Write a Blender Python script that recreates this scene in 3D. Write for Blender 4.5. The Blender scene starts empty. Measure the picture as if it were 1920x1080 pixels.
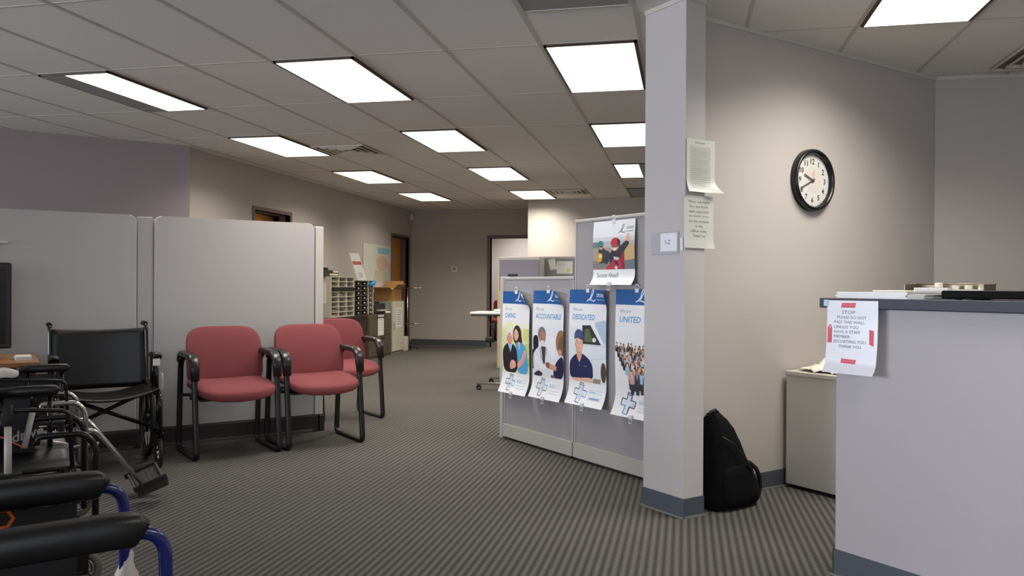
import bpy, bmesh, math, random
from mathutils import Vector, Matrix
from mathutils.geometry import tessellate_polygon
random.seed(7)
PI = math.pi
S = bpy.context.scene
C = S.collection
V = Vector

# ------------------------------------------------------------------ materials
def lin(c):
    c = c / 255.0
    return c / 12.92 if c <= 0.04045 else ((c + 0.055) / 1.055) ** 2.4
MATS = {}
def mat(name, rgb, rough=0.6, metal=0.0, noise=0.0, nscale=30.0, bump=0.0, emit=0.0, alpha=1.0, spec=0.5, trans=0.0):
    if name in MATS: return MATS[name]
    m = bpy.data.materials.new(name); m.use_nodes = True
    nt = m.node_tree; b = nt.nodes['Principled BSDF']
    col = (lin(rgb[0]), lin(rgb[1]), lin(rgb[2]), 1)
    b.inputs['Base Color'].default_value = col
    b.inputs['Roughness'].default_value = rough
    b.inputs['Metallic'].default_value = metal
    b.inputs['Specular IOR Level'].default_value = spec
    b.inputs['Alpha'].default_value = alpha
    b.inputs['Transmission Weight'].default_value = trans
    if emit:
        b.inputs['Emission Color'].default_value = col
        b.inputs['Emission Strength'].default_value = emit
    if noise or bump:
        tc = nt.nodes.new('ShaderNodeTexCoord'); n = nt.nodes.new('ShaderNodeTexNoise')
        n.inputs['Scale'].default_value = nscale; n.inputs['Detail'].default_value = 4
        nt.links.new(tc.outputs['Object'], n.inputs['Vector'])
        if noise:
            r = nt.nodes.new('ShaderNodeValToRGB')
            r.color_ramp.elements[0].position = 0.3; r.color_ramp.elements[1].position = 0.7
            r.color_ramp.elements[0].color = tuple(x * (1 - noise) for x in col[:3]) + (1,)
            r.color_ramp.elements[1].color = tuple(min(1, x * (1 + noise)) for x in col[:3]) + (1,)
            nt.links.new(n.outputs['Fac'], r.inputs['Fac']); nt.links.new(r.outputs['Color'], b.inputs['Base Color'])
        if bump:
            bp = nt.nodes.new('ShaderNodeBump'); bp.inputs['Strength'].default_value = bump; bp.inputs['Distance'].default_value = 0.01
            nt.links.new(n.outputs['Fac'], bp.inputs['Height']); nt.links.new(bp.outputs['Normal'], b.inputs['Normal'])
    MATS[name] = m
    return m
def inkm(rgb): return mat('print_%02x%02x%02x' % tuple(int(x) for x in rgb), rgb, 0.45)

# ------------------------------------------------------------------ mesh builder
class MB:
    def __init__(s): s.bm = bmesh.new(); s.mi = 0
    def _tag(s, fs):
        for f in fs: f.material_index = s.mi
    def box(s, x0, x1, y0, y1, z0, z1, bev=0.0, seg=2):
        t = bmesh.new(); bmesh.ops.create_cube(t, size=1)
        for v in t.verts:
            v.co = V((x0 + (v.co.x + .5) * (x1 - x0), y0 + (v.co.y + .5) * (y1 - y0), z0 + (v.co.z + .5) * (z1 - z0)))
        if bev: bmesh.ops.bevel(t, geom=list(t.edges), offset=bev, segments=seg, affect='EDGES', profile=0.5)
        return s.merge(t)
    def merge(s, t, M=None):
        if M is not None: bmesh.ops.transform(t, matrix=M, verts=t.verts)
        mp = {v: s.bm.verts.new(v.co) for v in t.verts}
        for f in t.faces:
            try:
                g = s.bm.faces.new([mp[v] for v in f.verts]); g.material_index = s.mi; g.smooth = f.smooth
            except ValueError: pass
        t.free(); return s
    def boxm(s, sx, sy, sz, M, bev=0.0, seg=2):
        t = bmesh.new(); bmesh.ops.create_cube(t, size=1)
        for v in t.verts: v.co = V((v.co.x * sx, v.co.y * sy, v.co.z * sz))
        if bev: bmesh.ops.bevel(t, geom=list(t.edges), offset=bev, segments=seg, affect='EDGES', profile=0.5)
        return s.merge(t, M)
    def tube(s, pts, r, seg=10, closed=False, caps=True, rx=None, smooth=True):
        pts = [V(p) for p in pts]; n = len(pts); rings = []
        up = None
        for i in range(n):
            if closed: d = pts[(i + 1) % n] - pts[i - 1]
            else: d = pts[min(i + 1, n - 1)] - pts[max(i - 1, 0)]
            d.normalize()
            if up is None:
                a = V((0, 0, 1)) if abs(d.z) < .9 else V((1, 0, 0))
                up = (a - d * a.dot(d)).normalized()
            else: up = (up - d * up.dot(d)).normalized()
            sd = d.cross(up)
            rr = r[i] if isinstance(r, (list, tuple)) else r
            q = rx if rx else rr
            rings.append([s.bm.verts.new(pts[i] + up * math.cos(2 * PI * k / seg) * rr + sd * math.sin(2 * PI * k / seg) * q) for k in range(seg)])
        m = n if closed else n - 1
        for i in range(m):
            A, B = rings[i], rings[(i + 1) % n]
            for k in range(seg):
                f = s.bm.faces.new((A[k], A[(k + 1) % seg], B[(k + 1) % seg], B[k])); f.smooth = smooth; f.material_index = s.mi
        if caps and not closed:
            for R in (rings[0][::-1], rings[-1]):
                f = s.bm.faces.new(R); f.material_index = s.mi
        return s
    def ribbon(s, pts, w, t, seg=12, ex=0.45):
        """rounded-rectangle profile swept along pts lying in a plane of constant x; w is the width along x."""
        pts = [V(p) for p in pts]; n = len(pts); rings = []
        for i in range(n):
            d = (pts[min(i + 1, n - 1)] - pts[max(i - 1, 0)]).normalized(); nr = V((1, 0, 0)).cross(d).normalized()
            ring = []
            sc = 1.0
            if i == 0 or i == n - 1: sc = .88
            for k in range(seg):
                a = 2 * PI * k / seg; c, q = math.cos(a), math.sin(a)
                ring.append(s.bm.verts.new(pts[i] + V((1, 0, 0)) * (math.copysign(abs(c) ** ex, c) * w / 2 * sc) + nr * (math.copysign(abs(q) ** ex, q) * t / 2 * sc)))
            rings.append(ring)
        for i in range(n - 1):
            for k in range(seg):
                f = s.bm.faces.new((rings[i][k], rings[i][(k + 1) % seg], rings[i + 1][(k + 1) % seg], rings[i + 1][k])); f.smooth = True; f.material_index = s.mi
        for R in (rings[0][::-1], rings[-1]):
            f = s.bm.faces.new(R); f.material_index = s.mi
        return s
    def cyl(s, a, b, r, seg=16, r2=None):
        a, b = V(a), V(b)
        return s.tube([a, b], [r, r if r2 is None else r2], seg)
    def torus(s, c, axis, R, r, n=32, seg=8):
        c = V(c); ax = V(axis).normalized(); e = ax.orthogonal().normalized(); g = ax.cross(e)
        return s.tube([c + (e * math.cos(2 * PI * i / n) + g * math.sin(2 * PI * i / n)) * R for i in range(n)], r, seg, closed=True)
    def lathe(s, prof, c=(0, 0, 0), axis='z', n=32):
        c = V(c); rings = []
        for (r, h) in prof:
            ring = []
            for k in range(n):
                a = 2 * PI * k / n
                p = (r * math.cos(a), r * math.sin(a), h) if axis == 'z' else ((r * math.cos(a), h, r * math.sin(a)) if axis == 'y' else (h, r * math.cos(a), r * math.sin(a)))
                ring.append(s.bm.verts.new(c + V(p)))
            rings.append(ring)
        for i in range(len(rings) - 1):
            for k in range(n):
                f = s.bm.faces.new((rings[i][k], rings[i][(k + 1) % n], rings[i + 1][(k + 1) % n], rings[i + 1][k])); f.smooth = True; f.material_index = s.mi
        for R in (rings[0], rings[-1]):
            f = s.bm.faces.new(R); f.material_index = s.mi
        return s
    def sell(s, a, b, c, e1=0.35, e2=0.35, nu=32, nv=16, M=None, warp=None):
        """superellipsoid cushion: half sizes a, b, c."""
        t = bmesh.new(); P = lambda x, e: math.copysign(abs(x) ** e, x)
        rows = []
        for j in range(nv + 1):
            ph = -PI / 2 + PI * j / nv
            row = []
            for i in range(nu):
                th = 2 * PI * i / nu
                p = V((a * P(math.cos(ph), e1) * P(math.cos(th), e2), b * P(math.cos(ph), e1) * P(math.sin(th), e2), c * P(math.sin(ph), e1)))
                if warp: p = V(warp(p))
                row.append(t.verts.new(p))
            rows.append(row)
        for j in range(nv):
            for i in range(nu):
                f = t.faces.new((rows[j][i], rows[j][(i + 1) % nu], rows[j + 1][(i + 1) % nu], rows[j + 1][i])); f.smooth = True
        bmesh.ops.remove_doubles(t, verts=t.verts, dist=1e-5)
        return s.merge(t, M)
    def prism(s, poly, z0, z1, M=None, bev=0.0):
        """polygon in x,y extruded along z."""
        t = bmesh.new(); n = len(poly)
        A = [t.verts.new((p[0], p[1], z0)) for p in poly]; B = [t.verts.new((p[0], p[1], z1)) for p in poly]
        t.faces.new(A[::-1]); t.faces.new(B)
        for i in range(n): t.faces.new((A[i], A[(i + 1) % n], B[(i + 1) % n], B[i]))
        if bev: bmesh.ops.bevel(t, geom=list(t.edges), offset=bev, segments=2, affect='EDGES', profile=0.5)
        return s.merge(t, M)
    def sheet(s, fn, nu, nv, thick=0.0):
        g = [[s.bm.verts.new(fn(i / nu, j / nv)) for i in range(nu + 1)] for j in range(nv + 1)]
        fs = []
        for j in range(nv):
            for i in range(nu):
                f = s.bm.faces.new((g[j][i], g[j][i + 1], g[j + 1][i + 1], g[j + 1][i])); f.smooth = True; f.material_index = s.mi; fs.append(f)
        if thick:
            bmesh.ops.recalc_face_normals(s.bm, faces=fs)
            r = bmesh.ops.solidify(s.bm, geom=fs, thickness=thick)
            for e in r['geom']:
                if isinstance(e, bmesh.types.BMFace): e.material_index = s.mi
        return s
    def build(s, name, mats, parent=None, normals=True):
        if normals: bmesh.ops.recalc_face_normals(s.bm, faces=list(s.bm.faces))
        me = bpy.data.meshes.new(name); s.bm.to_mesh(me); s.bm.free()
        for m in (mats if isinstance(mats, (list, tuple)) else [mats]): me.materials.append(m)
        o = bpy.data.objects.new(name, me); C.objects.link(o)
        if parent: o.parent = parent
        return o
def arc(a, b, c, n=6):
    """points of a rounded corner from a through control b to c."""
    a, b, c = V(a), V(b), V(c)
    return [a * (1 - t) ** 2 + b * 2 * t * (1 - t) + c * t * t for t in [i / n for i in range(n + 1)]]
def bend(pts, r=0.05, n=6):
    """polyline with each inner corner rounded."""
    pts = [V(p) for p in pts]; out = [pts[0]]
    for i in range(1, len(pts) - 1):
        d0 = pts[i - 1] - pts[i]; d1 = pts[i + 1] - pts[i]
        q = min(r, d0.length * .49, d1.length * .49)
        out += arc(pts[i] + d0.normalized() * q, pts[i], pts[i] + d1.normalized() * q, n)
    return out + [pts[-1]]

def thing(name, label, cat, loc=(0, 0, 0), rz=0.0, group=None):
    o = bpy.data.objects.new(name, None); C.objects.link(o); o.empty_display_size = .1
    o.location = loc; o.rotation_euler = (0, 0, rz)
    return tag(o, label, cat, group)
def tag(o, label, cat, group=None, kind=None):
    o['label'] = label; o['category'] = cat
    if group: o['group'] = group
    o['kind'] = kind or 'thing'
    return o
def struct(o): o['kind'] = 'structure'; return o
def dup(root, loc, rz, label):
    def cp(o, par):
        c = o.copy(); C.objects.link(c)
        if par: c.parent = par
        for ch in [k for k in bpy.data.objects if k.parent == o]: cp(ch, c)
        return c
    r = cp(root, None); r.location = loc; r.rotation_euler = (0, 0, rz); r['label'] = label
    return r

# text as flat polygons, cached; returned as (verts2d, faces), unit cap height
TXT = {}
def text_geo(t, bold=0.0):
    k = (t, bold)
    if k in TXT: return TXT[k]
    cu = bpy.data.curves.new('lettering', 'FONT'); cu.body = t; cu.resolution_u = 2; cu.offset = bold
    o = bpy.data.objects.new('lettering', cu); C.objects.link(o)
    dg = bpy.context.evaluated_depsgraph_get()
    me = bpy.data.meshes.new_from_object(o.evaluated_get(dg))
    vs = [(v.co.x, v.co.y) for v in me.vertices]; fs = [tuple(p.vertices) for p in me.polygons]
    bpy.data.objects.remove(o); bpy.data.curves.remove(cu); bpy.data.meshes.remove(me)
    x0 = min(v[0] for v in vs); x1 = max(v[0] for v in vs); y0 = min(v[1] for v in vs); y1 = max(v[1] for v in vs)
    TXT[k] = ([(v[0] - x0, v[1] - y0) for v in vs], fs, x1 - x0, y1 - y0)
    return TXT[k]

class Sheet:
    """a printed sheet: coordinates u (0..1 left to right), v (0..1 top to bottom); printed shapes sit a hair in front of the paper."""
    def __init__(s, W, H, paper):
        s.W, s.H = W, H; s.bm = bmesh.new(); s.mats = [paper]; s.z = .0002; s.step = .00004
    def mi(s, m):
        if m not in s.mats: s.mats.append(m)
        return s.mats.index(m)
    def poly(s, pts, rgb, sharp=False):
        if len(pts) >= 5 and not sharp:      # soften the outline by cutting its corners
            for _ in range(2):
                q = []
                for i in range(len(pts)):
                    a, b = pts[i], pts[(i + 1) % len(pts)]
                    q += [(a[0] * .8 + b[0] * .2, a[1] * .8 + b[1] * .2), (a[0] * .2 + b[0] * .8, a[1] * .2 + b[1] * .8)]
                pts = q
        s.z += s.step; z = s.z
        pts = [(max(0, min(1, p[0])), max(0, min(1, p[1]))) for p in pts]
        vs = [s.bm.verts.new((p[0] * s.W, -p[1] * s.H, z)) for p in pts]
        k = s.mi(inkm(rgb))
        for tr in tessellate_polygon([[v.co.copy() for v in vs]]):
            try: s.bm.faces.new([vs[i] for i in tr]).material_index = k
            except ValueError: pass
        return s
    def rect(s, u0, v0, u1, v1, rgb): return s.poly([(u0, v0), (u1, v0), (u1, v1), (u0, v1)], rgb)
    def ell(s, u, v, ru, rv, rgb, n=18, rot=0.0):
        P = []
        for i in range(n):
            a = 2 * PI * i / n; x, y = ru * s.W * math.cos(a), rv * s.H * math.sin(a)
            P.append((u + (x * math.cos(rot) - y * math.sin(rot)) / s.W, v + (x * math.sin(rot) + y * math.cos(rot)) / s.H))
        return s.poly(P, rgb, True)
    def stroke(s, pts, w, rgb, closed=False):
        s.z += s.step; z = s.z; k = s.mi(inkm(rgb))
        P = [V((p[0] * s.W, -p[1] * s.H, 0)) for p in pts]; n = len(P)
        L, R = [], []
        for i in range(n):
            d = (P[(i + 1) % n] - P[i - 1]) if closed else (P[min(i + 1, n - 1)] - P[max(i - 1, 0)])
            d.normalize(); q = V((-d.y, d.x, 0)) * w / 2
            a = P[i] + q; b = P[i] - q
            L.append(s.bm.verts.new((a.x, a.y, z))); R.append(s.bm.verts.new((b.x, b.y, z)))
        for i in range(n if closed else n - 1):
            j = (i + 1) % n
            s.bm.faces.new((L[i], L[j], R[j], R[i])).material_index = k
        return s
    def text(s, t, u, v, h, rgb, w=None, shear=0.0, bold=0.0, center=False):
        """v is the baseline, h the letter height (fraction of H); w an optional width (fraction of W)."""
        vs, fs, tw, th = text_geo(t, bold); s.z += s.step; z = s.z; k = s.mi(inkm(rgb))
        sy = h * s.H / th; sx = (w * s.W / tw) if w else sy
        ox = u * s.W - (tw * sx / 2 if center else 0)
        nv = [s.bm.verts.new((ox + x * sx + y * sy * shear, -v * s.H + y * sy, z)) for x, y in vs]
        for f in fs:
            try: s.bm.faces.new([nv[i] for i in f]).material_index = k
            except ValueError: pass
        return s
    def build(s, name, fn, parent=None, nu=10, nv=24, base=True):
        """fn(x, z, d) -> local point; x from the left edge, z down from the top edge, d the print's lift."""
        if not base: nu = nv = 1
        pv = [[s.bm.verts.new((i / nu * s.W, -j / nv * s.H, 0)) for i in range(nu + 1)] for j in range(nv + 1)]
        for j in range(nv if base else 0):
            for i in range(nu):
                s.bm.faces.new((pv[j][i], pv[j + 1][i], pv[j][i + 1])).material_index = 0
                s.bm.faces.new((pv[j + 1][i], pv[j + 1][i + 1], pv[j][i + 1])).material_index = 0
        for j in range(1, nv):
            bmesh.ops.bisect_plane(s.bm, geom=list(s.bm.verts) + list(s.bm.edges) + list(s.bm.faces), plane_co=(0, -j / nv * s.H, 0), plane_no=(0, 1, 0), dist=1e-7)
        for i in range(1, nu):
            bmesh.ops.bisect_plane(s.bm, geom=list(s.bm.verts) + list(s.bm.edges) + list(s.bm.faces), plane_co=(i / nu * s.W, 0, 0), plane_no=(1, 0, 0), dist=1e-7)
        for k in range(1, nu + nv):
            bmesh.ops.bisect_plane(s.bm, geom=list(s.bm.verts) + list(s.bm.edges) + list(s.bm.faces), plane_co=(k / nu * s.W, 0, 0), plane_no=V((nu / s.W, -nv / s.H, 0)).normalized(), dist=1e-7)
        grid = [[V(fn(i / nu * s.W, j / nv * s.H, 0)) for i in range(nu + 1)] for j in range(nv + 1)]
        lift = V(fn(s.W * .5, s.H * .3, .001)) - V(fn(s.W * .5, s.H * .3, 0))
        for v in s.bm.verts:
            x, y, d = v.co.x / s.W * nu, -v.co.y / s.H * nv, v.co.z
            i = max(0, min(nu - 1, int(x + 1e-5))); j = max(0, min(nv - 1, int(y + 1e-5))); x -= i; y -= j
            # follow the same two flat triangles the paper itself is made of
            A, B, C_, D = grid[j][i], grid[j][i + 1], grid[j + 1][i], grid[j + 1][i + 1]
            p = A + (B - A) * x + (C_ - A) * y if x + y <= 1 else D + (C_ - D) * (1 - x) + (B - D) * (1 - y)
            v.co = p + lift * (d / .001)
        me = bpy.data.meshes.new(name); s.bm.to_mesh(me); s.bm.free()
        for m in s.mats: me.materials.append(m)
        for p in me.polygons: p.use_smooth = True
        o = bpy.data.objects.new(name, me); C.objects.link(o)
        if parent: o.parent = parent
        return o

# ------------------------------------------------------------------ camera (matched to the photograph)
F, YAW, PITCH, ROLL, CAMZ = 1507.3, .2115, -.0021, .0054, 1.1814
CEIL = 2.674
cy, sy, cp, sp, cr, sr = math.cos(YAW), math.sin(YAW), math.cos(PITCH), math.sin(PITCH), math.cos(ROLL), math.sin(ROLL)
fw = V((-sy * cp, cy * cp, sp)); rt = V((cy, sy, 0)); up = rt.cross(fw)
r2 = rt * cr + up * sr; u2 = up * cr - rt * sr
cam = bpy.data.objects.new('camera', bpy.data.cameras.new('camera')); C.objects.link(cam)
cam.data.sensor_width = 36; cam.data.lens = F / 1920 * 36; cam.data.clip_start = .05
cam.matrix_world = Matrix(((r2.x, u2.x, -fw.x, 0), (r2.y, u2.y, -fw.y, 0), (r2.z, u2.z, -fw.z, CAMZ), (0, 0, 0, 1)))
S.camera = cam
A45 = PI / 4

# ------------------------------------------------------------------ setting
WALL = mat('wall_paint', (181, 174, 168), .75, bump=.05, nscale=220)
COLP = mat('column_paint', (190, 185, 184), .7, bump=.05, nscale=220)
BASE = mat('vinyl_base', (74, 79, 88), .5)
TOE = mat('vinyl_toe', (120, 120, 118), .5)
DFRAME = mat('door_frame_paint', (112, 92, 95), .45)
WOOD = mat('orange_wood', (206, 142, 60), .4, noise=.12, nscale=6)
TRIM = mat('wall_angle', (196, 192, 184), .6)

def carpet_mat():
    m = bpy.data.materials.new('ribbed_carpet'); m.use_nodes = True; nt = m.node_tree; b = nt.nodes['Principled BSDF']; L = nt.links.new
    tc = nt.nodes.new('ShaderNodeTexCoord'); sp_ = nt.nodes.new('ShaderNodeSeparateXYZ'); L(tc.outputs['Object'], sp_.inputs[0])
    def mth(op, a, c=None):
        n = nt.nodes.new('ShaderNodeMath'); n.operation = op
        for i, q in enumerate((a, c)):
            if q is None: continue
            if isinstance(q, (int, float)): n.inputs[i].default_value = q
            else: L(q, n.inputs[i])
        return n.outputs[0]
    nz = nt.nodes.new('ShaderNodeTexNoise'); nz.inputs['Scale'].default_value = 55; nz.inputs['Detail'].default_value = 3; L(tc.outputs['Object'], nz.inputs['Vector'])
    wob = mth('MULTIPLY', mth('SUBTRACT', nz.outputs['Fac'], .5), .008)
    s1 = mth('SINE', mth('MULTIPLY', mth('ADD', sp_.outputs['X'], wob), 2 * PI / .036))
    fy = mth('SINE', mth('MULTIPLY', sp_.outputs['Y'], 2 * PI / .011))
    n2 = nt.nodes.new('ShaderNodeTexNoise'); n2.inputs['Scale'].default_value = 300; L(tc.outputs['Object'], n2.inputs['Vector'])
    h = mth('ADD', mth('MULTIPLY', s1, .40), mth('ADD', mth('MULTIPLY', fy, .05), mth('ADD', mth('MULTIPLY', n2.outputs['Fac'], .3), .35)))
    r = nt.nodes.new('ShaderNodeValToRGB'); L(h, r.inputs['Fac'])
    r.color_ramp.elements[0].position = .1; r.color_ramp.elements[1].position = .9
    r.color_ramp.elements[0].color = (lin(65), lin(64), lin(65), 1); r.color_ramp.elements[1].color = (lin(103), lin(99), lin(92), 1)
    L(r.outputs['Color'], b.inputs['Base Color']); b.inputs['Roughness'].default_value = .95; b.inputs['Specular IOR Level'].default_value = .1
    bp = nt.nodes.new('ShaderNodeBump'); bp.inputs['Strength'].default_value = .5; bp.inputs['Distance'].default_value = .006
    L(h, bp.inputs['Height']); L(bp.outputs['Normal'], b.inputs['Normal'])
    return m
def ceiling_mat():
    m = bpy.data.materials.new('ceiling_tiles'); m.use_nodes = True; nt = m.node_tree; b = nt.nodes['Principled BSDF']; L = nt.links.new
    tc = nt.nodes.new('ShaderNodeTexCoord'); sp_ = nt.nodes.new('ShaderNodeSeparateXYZ'); L(tc.outputs['Object'], sp_.inputs[0])
    def mth(op, a, c=None):
        n = nt.nodes.new('ShaderNodeMath'); n.operation = op
        for i, q in enumerate((a, c)):
            if q is None: continue
            if isinstance(q, (int, float)): n.inputs[i].default_value = q
            else: L(q, n.inputs[i])
        return n.outputs[0]
    nz = nt.nodes.new('ShaderNodeTexNoise'); nz.inputs['Scale'].default_value = 160; nz.inputs['Detail'].default_value = 5; L(tc.outputs['Object'], nz.inputs['Vector'])
    r = nt.nodes.new('ShaderNodeValToRGB'); L(nz.outputs['Fac'], r.inputs['Fac'])
    r.color_ramp.elements[0].position = .3; r.color_ramp.elements[1].position = .7
    r.color_ramp.elements[0].color = (lin(222), lin(219), lin(213), 1); r.color_ramp.elements[1].color = (lin(234), lin(231), lin(226), 1)
    L(r.outputs['Color'], b.inputs['Base Color']); b.inputs['Roughness'].default_value = .95
    bp = nt.nodes.new('ShaderNodeBump'); bp.inputs['Strength'].default_value = .1; bp.inputs['Distance'].default_value = .004
    L(nz.outputs['Fac'], bp.inputs['Height']); L(bp.outputs['Normal'], b.inputs['Normal'])
    return m

X0, X1, Y0, Y1 = -9.3, 5.4, -4.0, 19.0
struct(MB().box(X0, X1, Y0, Y1, -.1, 0).build('floor', carpet_mat()))
struct(MB().box(X0, X1, Y0, Y1, CEIL, CEIL + .1).build('ceiling', ceiling_mat()))
# suspended grid: tees 24 mm wide, a hair below the tiles
TX, TY = -.88, 4.89
g = MB()
k = math.ceil((X0 - TX) / .61)
while TX + k * .61 < X1:
    x = TX + k * .61; g.box(x - .011, x + .011, Y0, 15.15, CEIL - .003, CEIL + .002); k += 1
k = math.ceil((Y0 - TY) / 1.219)
while TY + k * 1.219 < 15.1:
    y = TY + k * 1.219; g.box(X0, X1, y - .008, y + .008, CEIL - .002, CEIL + .002); k += 1
struct(g.build('ceiling_grid', mat('grid_tee', (196, 190, 182), .6)))

def wall_x(x0, x1, y0, y1, holes, name, m=WALL):
    """wall running along y between planes x0..x1 with door holes (ya, yb, top)."""
    w = MB(); y = y0
    for ya, yb, zt in holes:
        w.box(x0, x1, y, ya, 0, CEIL); w.box(x0, x1, ya, yb, zt, CEIL); y = yb
    w.box(x0, x1, y, y1, 0, CEIL)
    return struct(w.build(name, m))
LX = -5.29
HOLES = [(9.19, 10.12, 2.13), (14.04, 14.97, 2.11)]
wall_x(LX - .13, LX, 7.67, 15.15, HOLES, 'wall_left')
def rot_box(name, org, rz, dims, m, parts=()):
    o = MB().box(*dims).build(name, m); o.location = (org[0], org[1], 0); o.rotation_euler = (0, 0, rz); return struct(o)
rot_box('wall_left_diagonal', (LX, 7.67), A45, (-5.8, .1, 0, .13, 0, CEIL), mat('wall_paint_baked_shade', (146, 136, 138), .75))  # wall paint darkened: this wall's shade is put into its colour
rot_box('wall_clock', (0, 4.46), A45, (.02, 2.46, 0, .16, 0, CEIL), WALL)
struct(MB().box(1.72, X1, 6.175, 6.33, 0, CEIL).build('wall_reception', WALL))
w = MB(); w.box(LX - .13, -3.69, 15.15, 15.28, 0, CEIL); w.box(-3.69, -2.75, 15.15, 15.28, 2.11, CEIL); w.box(-2.75, -2.65, 15.15, 15.28, 0, CEIL)
struct(w.build('wall_back', WALL))
struct(MB().box(-2.655, 2.1, 13.65, 15.28, 0, CEIL).build('wall_back_bump', WALL))
struct(MB().box(2.0, 2.13, 6.33, 13.65, 0, CEIL).build('wall_right', WALL))
w = MB(); w.box(X0 - .1, X0, Y0, -3.6, 0, CEIL).box(X0 - .1, X0, 1.7, Y1, 0, CEIL).box(X0 - .1, X0, -3.6, 1.7, 0, .75).box(X0 - .1, X0, -3.6, 1.7, 2.35, CEIL)
struct(w.build('wall_west', WALL))
struct(MB().box(X1, X1 + .1, Y0, Y1, 0, CEIL).build('wall_east', WALL))
WH = mat('store_white', (206, 200, 198), .8)
w = MB(); w.box(X0, X1, Y1 - 1.6, Y1 - 1.5, 0, CEIL); w.box(-5.6, -5.5, 15.28, 17.4, 0, CEIL); w.box(-1.6, -1.5, 15.28, 17.4, 0, CEIL)
struct(w.build('wall_storeroom', WH))
# wall behind the camera with three windows to the daylight
WIN = [(-6.9, -4.4), (-2.6, -.1), (1.4, 3.9)]
w = MB(); x = X0
for a, b in WIN:
    w.box(x, a, Y0 - .15, Y0, 0, CEIL); w.box(a, b, Y0 - .15, Y0, 0, .75); w.box(a, b, Y0 - .15, Y0, 2.3, CEIL); x = b
w.box(x, X1, Y0 - .15, Y0, 0, CEIL)
struct(w.build('wall_front', WALL))
GL = mat('window_glass', (240, 245, 250), .02, trans=1.0)
for i, (a, b) in enumerate(WIN):
    f = MB(); q = .05
    for bx in ((a, b, .75, .75 + q), (a, b, 2.3 - q, 2.3), (a, a + q, .75, 2.3), (b - q, b, .75, 2.3), ((a + b) / 2 - q / 2, (a + b) / 2 + q / 2, .75, 2.3)):
        f.box(bx[0], bx[1], Y0 - .11, Y0 - .04, bx[2], bx[3])
    fo = struct(f.build('window_%d' % (i + 1), mat('window_frame', (70, 66, 64), .4)))
    MB().box(a + q, b - q, Y0 - .08, Y0 - .074, .75 + q, 2.3 - q).build('pane', GL, fo)

f = MB(); q = .05
for y0, y1, z0, z1 in ((-3.6, 1.7, .75, .80), (-3.6, 1.7, 2.30, 2.35), (-3.6, -3.55, .75, 2.35), (1.65, 1.7, .75, 2.35), (-1.87, -1.82, .75, 2.35), (-.08, -.03, .75, 2.35)): f.box(X0 - .08, X0 - .02, y0, y1, z0, z1)
fo = struct(f.build('window_4', mat('window_frame', (70, 66, 64), .4)))
MB().box(X0 - .06, X0 - .054, -3.55, 1.65, .80, 2.30).build('pane', GL, fo)
# column at the end of the clock wall
COLO = (-.213, 4.410)
col = MB().box(0, .302, 0, .14, 0, CEIL).build('column', COLP); col.location = (COLO[0], COLO[1], 0); col.rotation_euler = (0, 0, -A45); struct(col)
cw = MB().box(0, .302, .14, .30, 0, CEIL).build('wall_column_return', COLP); cw.location = (COLO[0], COLO[1], 0); cw.rotation_euler = (0, 0, -A45); struct(cw)
cw.data.transform(Matrix.Diagonal((1, 1, 1, 1)))
for v in cw.data.vertices:
    if v.co.x > .2: v.co.x = .118
# baseboards
def base_strip(name, org, rz, segs, h=.10, d=.008):
    t = MB()
    for s_ in segs:
        ax, a, b, off, sg = s_
        if ax == 'x':
            t.mi = 0; t.box(a, b, min(off, off + sg * d), max(off, off + sg * d), 0, h); t.mi = 1; t.box(a, b, min(off + sg * d, off + sg * .016), max(off + sg * d, off + sg * .016), 0, .008)
        else:
            t.mi = 0; t.box(min(off, off + sg * d), max(off, off + sg * d), a, b, 0, h); t.mi = 1; t.box(min(off + sg * d, off + sg * .016), max(off + sg * d, off + sg * .016), a, b, 0, .008)
    o = t.build(name, [BASE, TOE]); o.location = (org[0], org[1], 0); o.rotation_euler = (0, 0, rz); return struct(o)
base_strip('baseboard_column', COLO, -A45, [('x', -.008, .31, 0, -1), ('y', 0, .14, .302, 1), ('y', 0, .3, 0, -1)])
base_strip('baseboard_clock', (0, 4.46), A45, [('x', .06, 2.43, 0, -1)])
base_strip('baseboard_reception', (0, 0), 0, [('x', 1.75, X1, 6.175, -1)])
base_strip('baseboard_back', (0, 0), 0, [('x', LX, -3.735, 15.15, -1)], h=.13)
base_strip('baseboard_left', (0, 0), 0, [('y', 7.67, 9.14, LX, 1), ('y', 10.17, 13.99, LX, 1), ('y', 15.02, 15.15, LX, 1)])
base_strip('baseboard_bump', (0, 0), 0, [('x', -2.655, 2, 13.65, -1), ('y', 13.65, 15.15, -2.655, -1)])
# pale angle strip where ceiling meets column and clock wall
def angle(name, org, rz, segs):
    t = MB()
    for x0, x1, y0, y1 in segs: t.box(x0, x1, y0, y1, CEIL - .024, CEIL)
    o = t.build(name, TRIM); o.location = (org[0], org[1], 0); o.rotation_euler = (0, 0, rz); return struct(o)
angle('trim_1', COLO, -A45, [(-.004, .306, -.006, 0), (.302, .308, 0, .14)])
angle('trim_2', (0, 4.46), A45, [(.06, 2.43, -.008, 0)])
angle('trim_3', (0, 0), 0, [(1.73, X1, 6.167, 6.175)])

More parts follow.
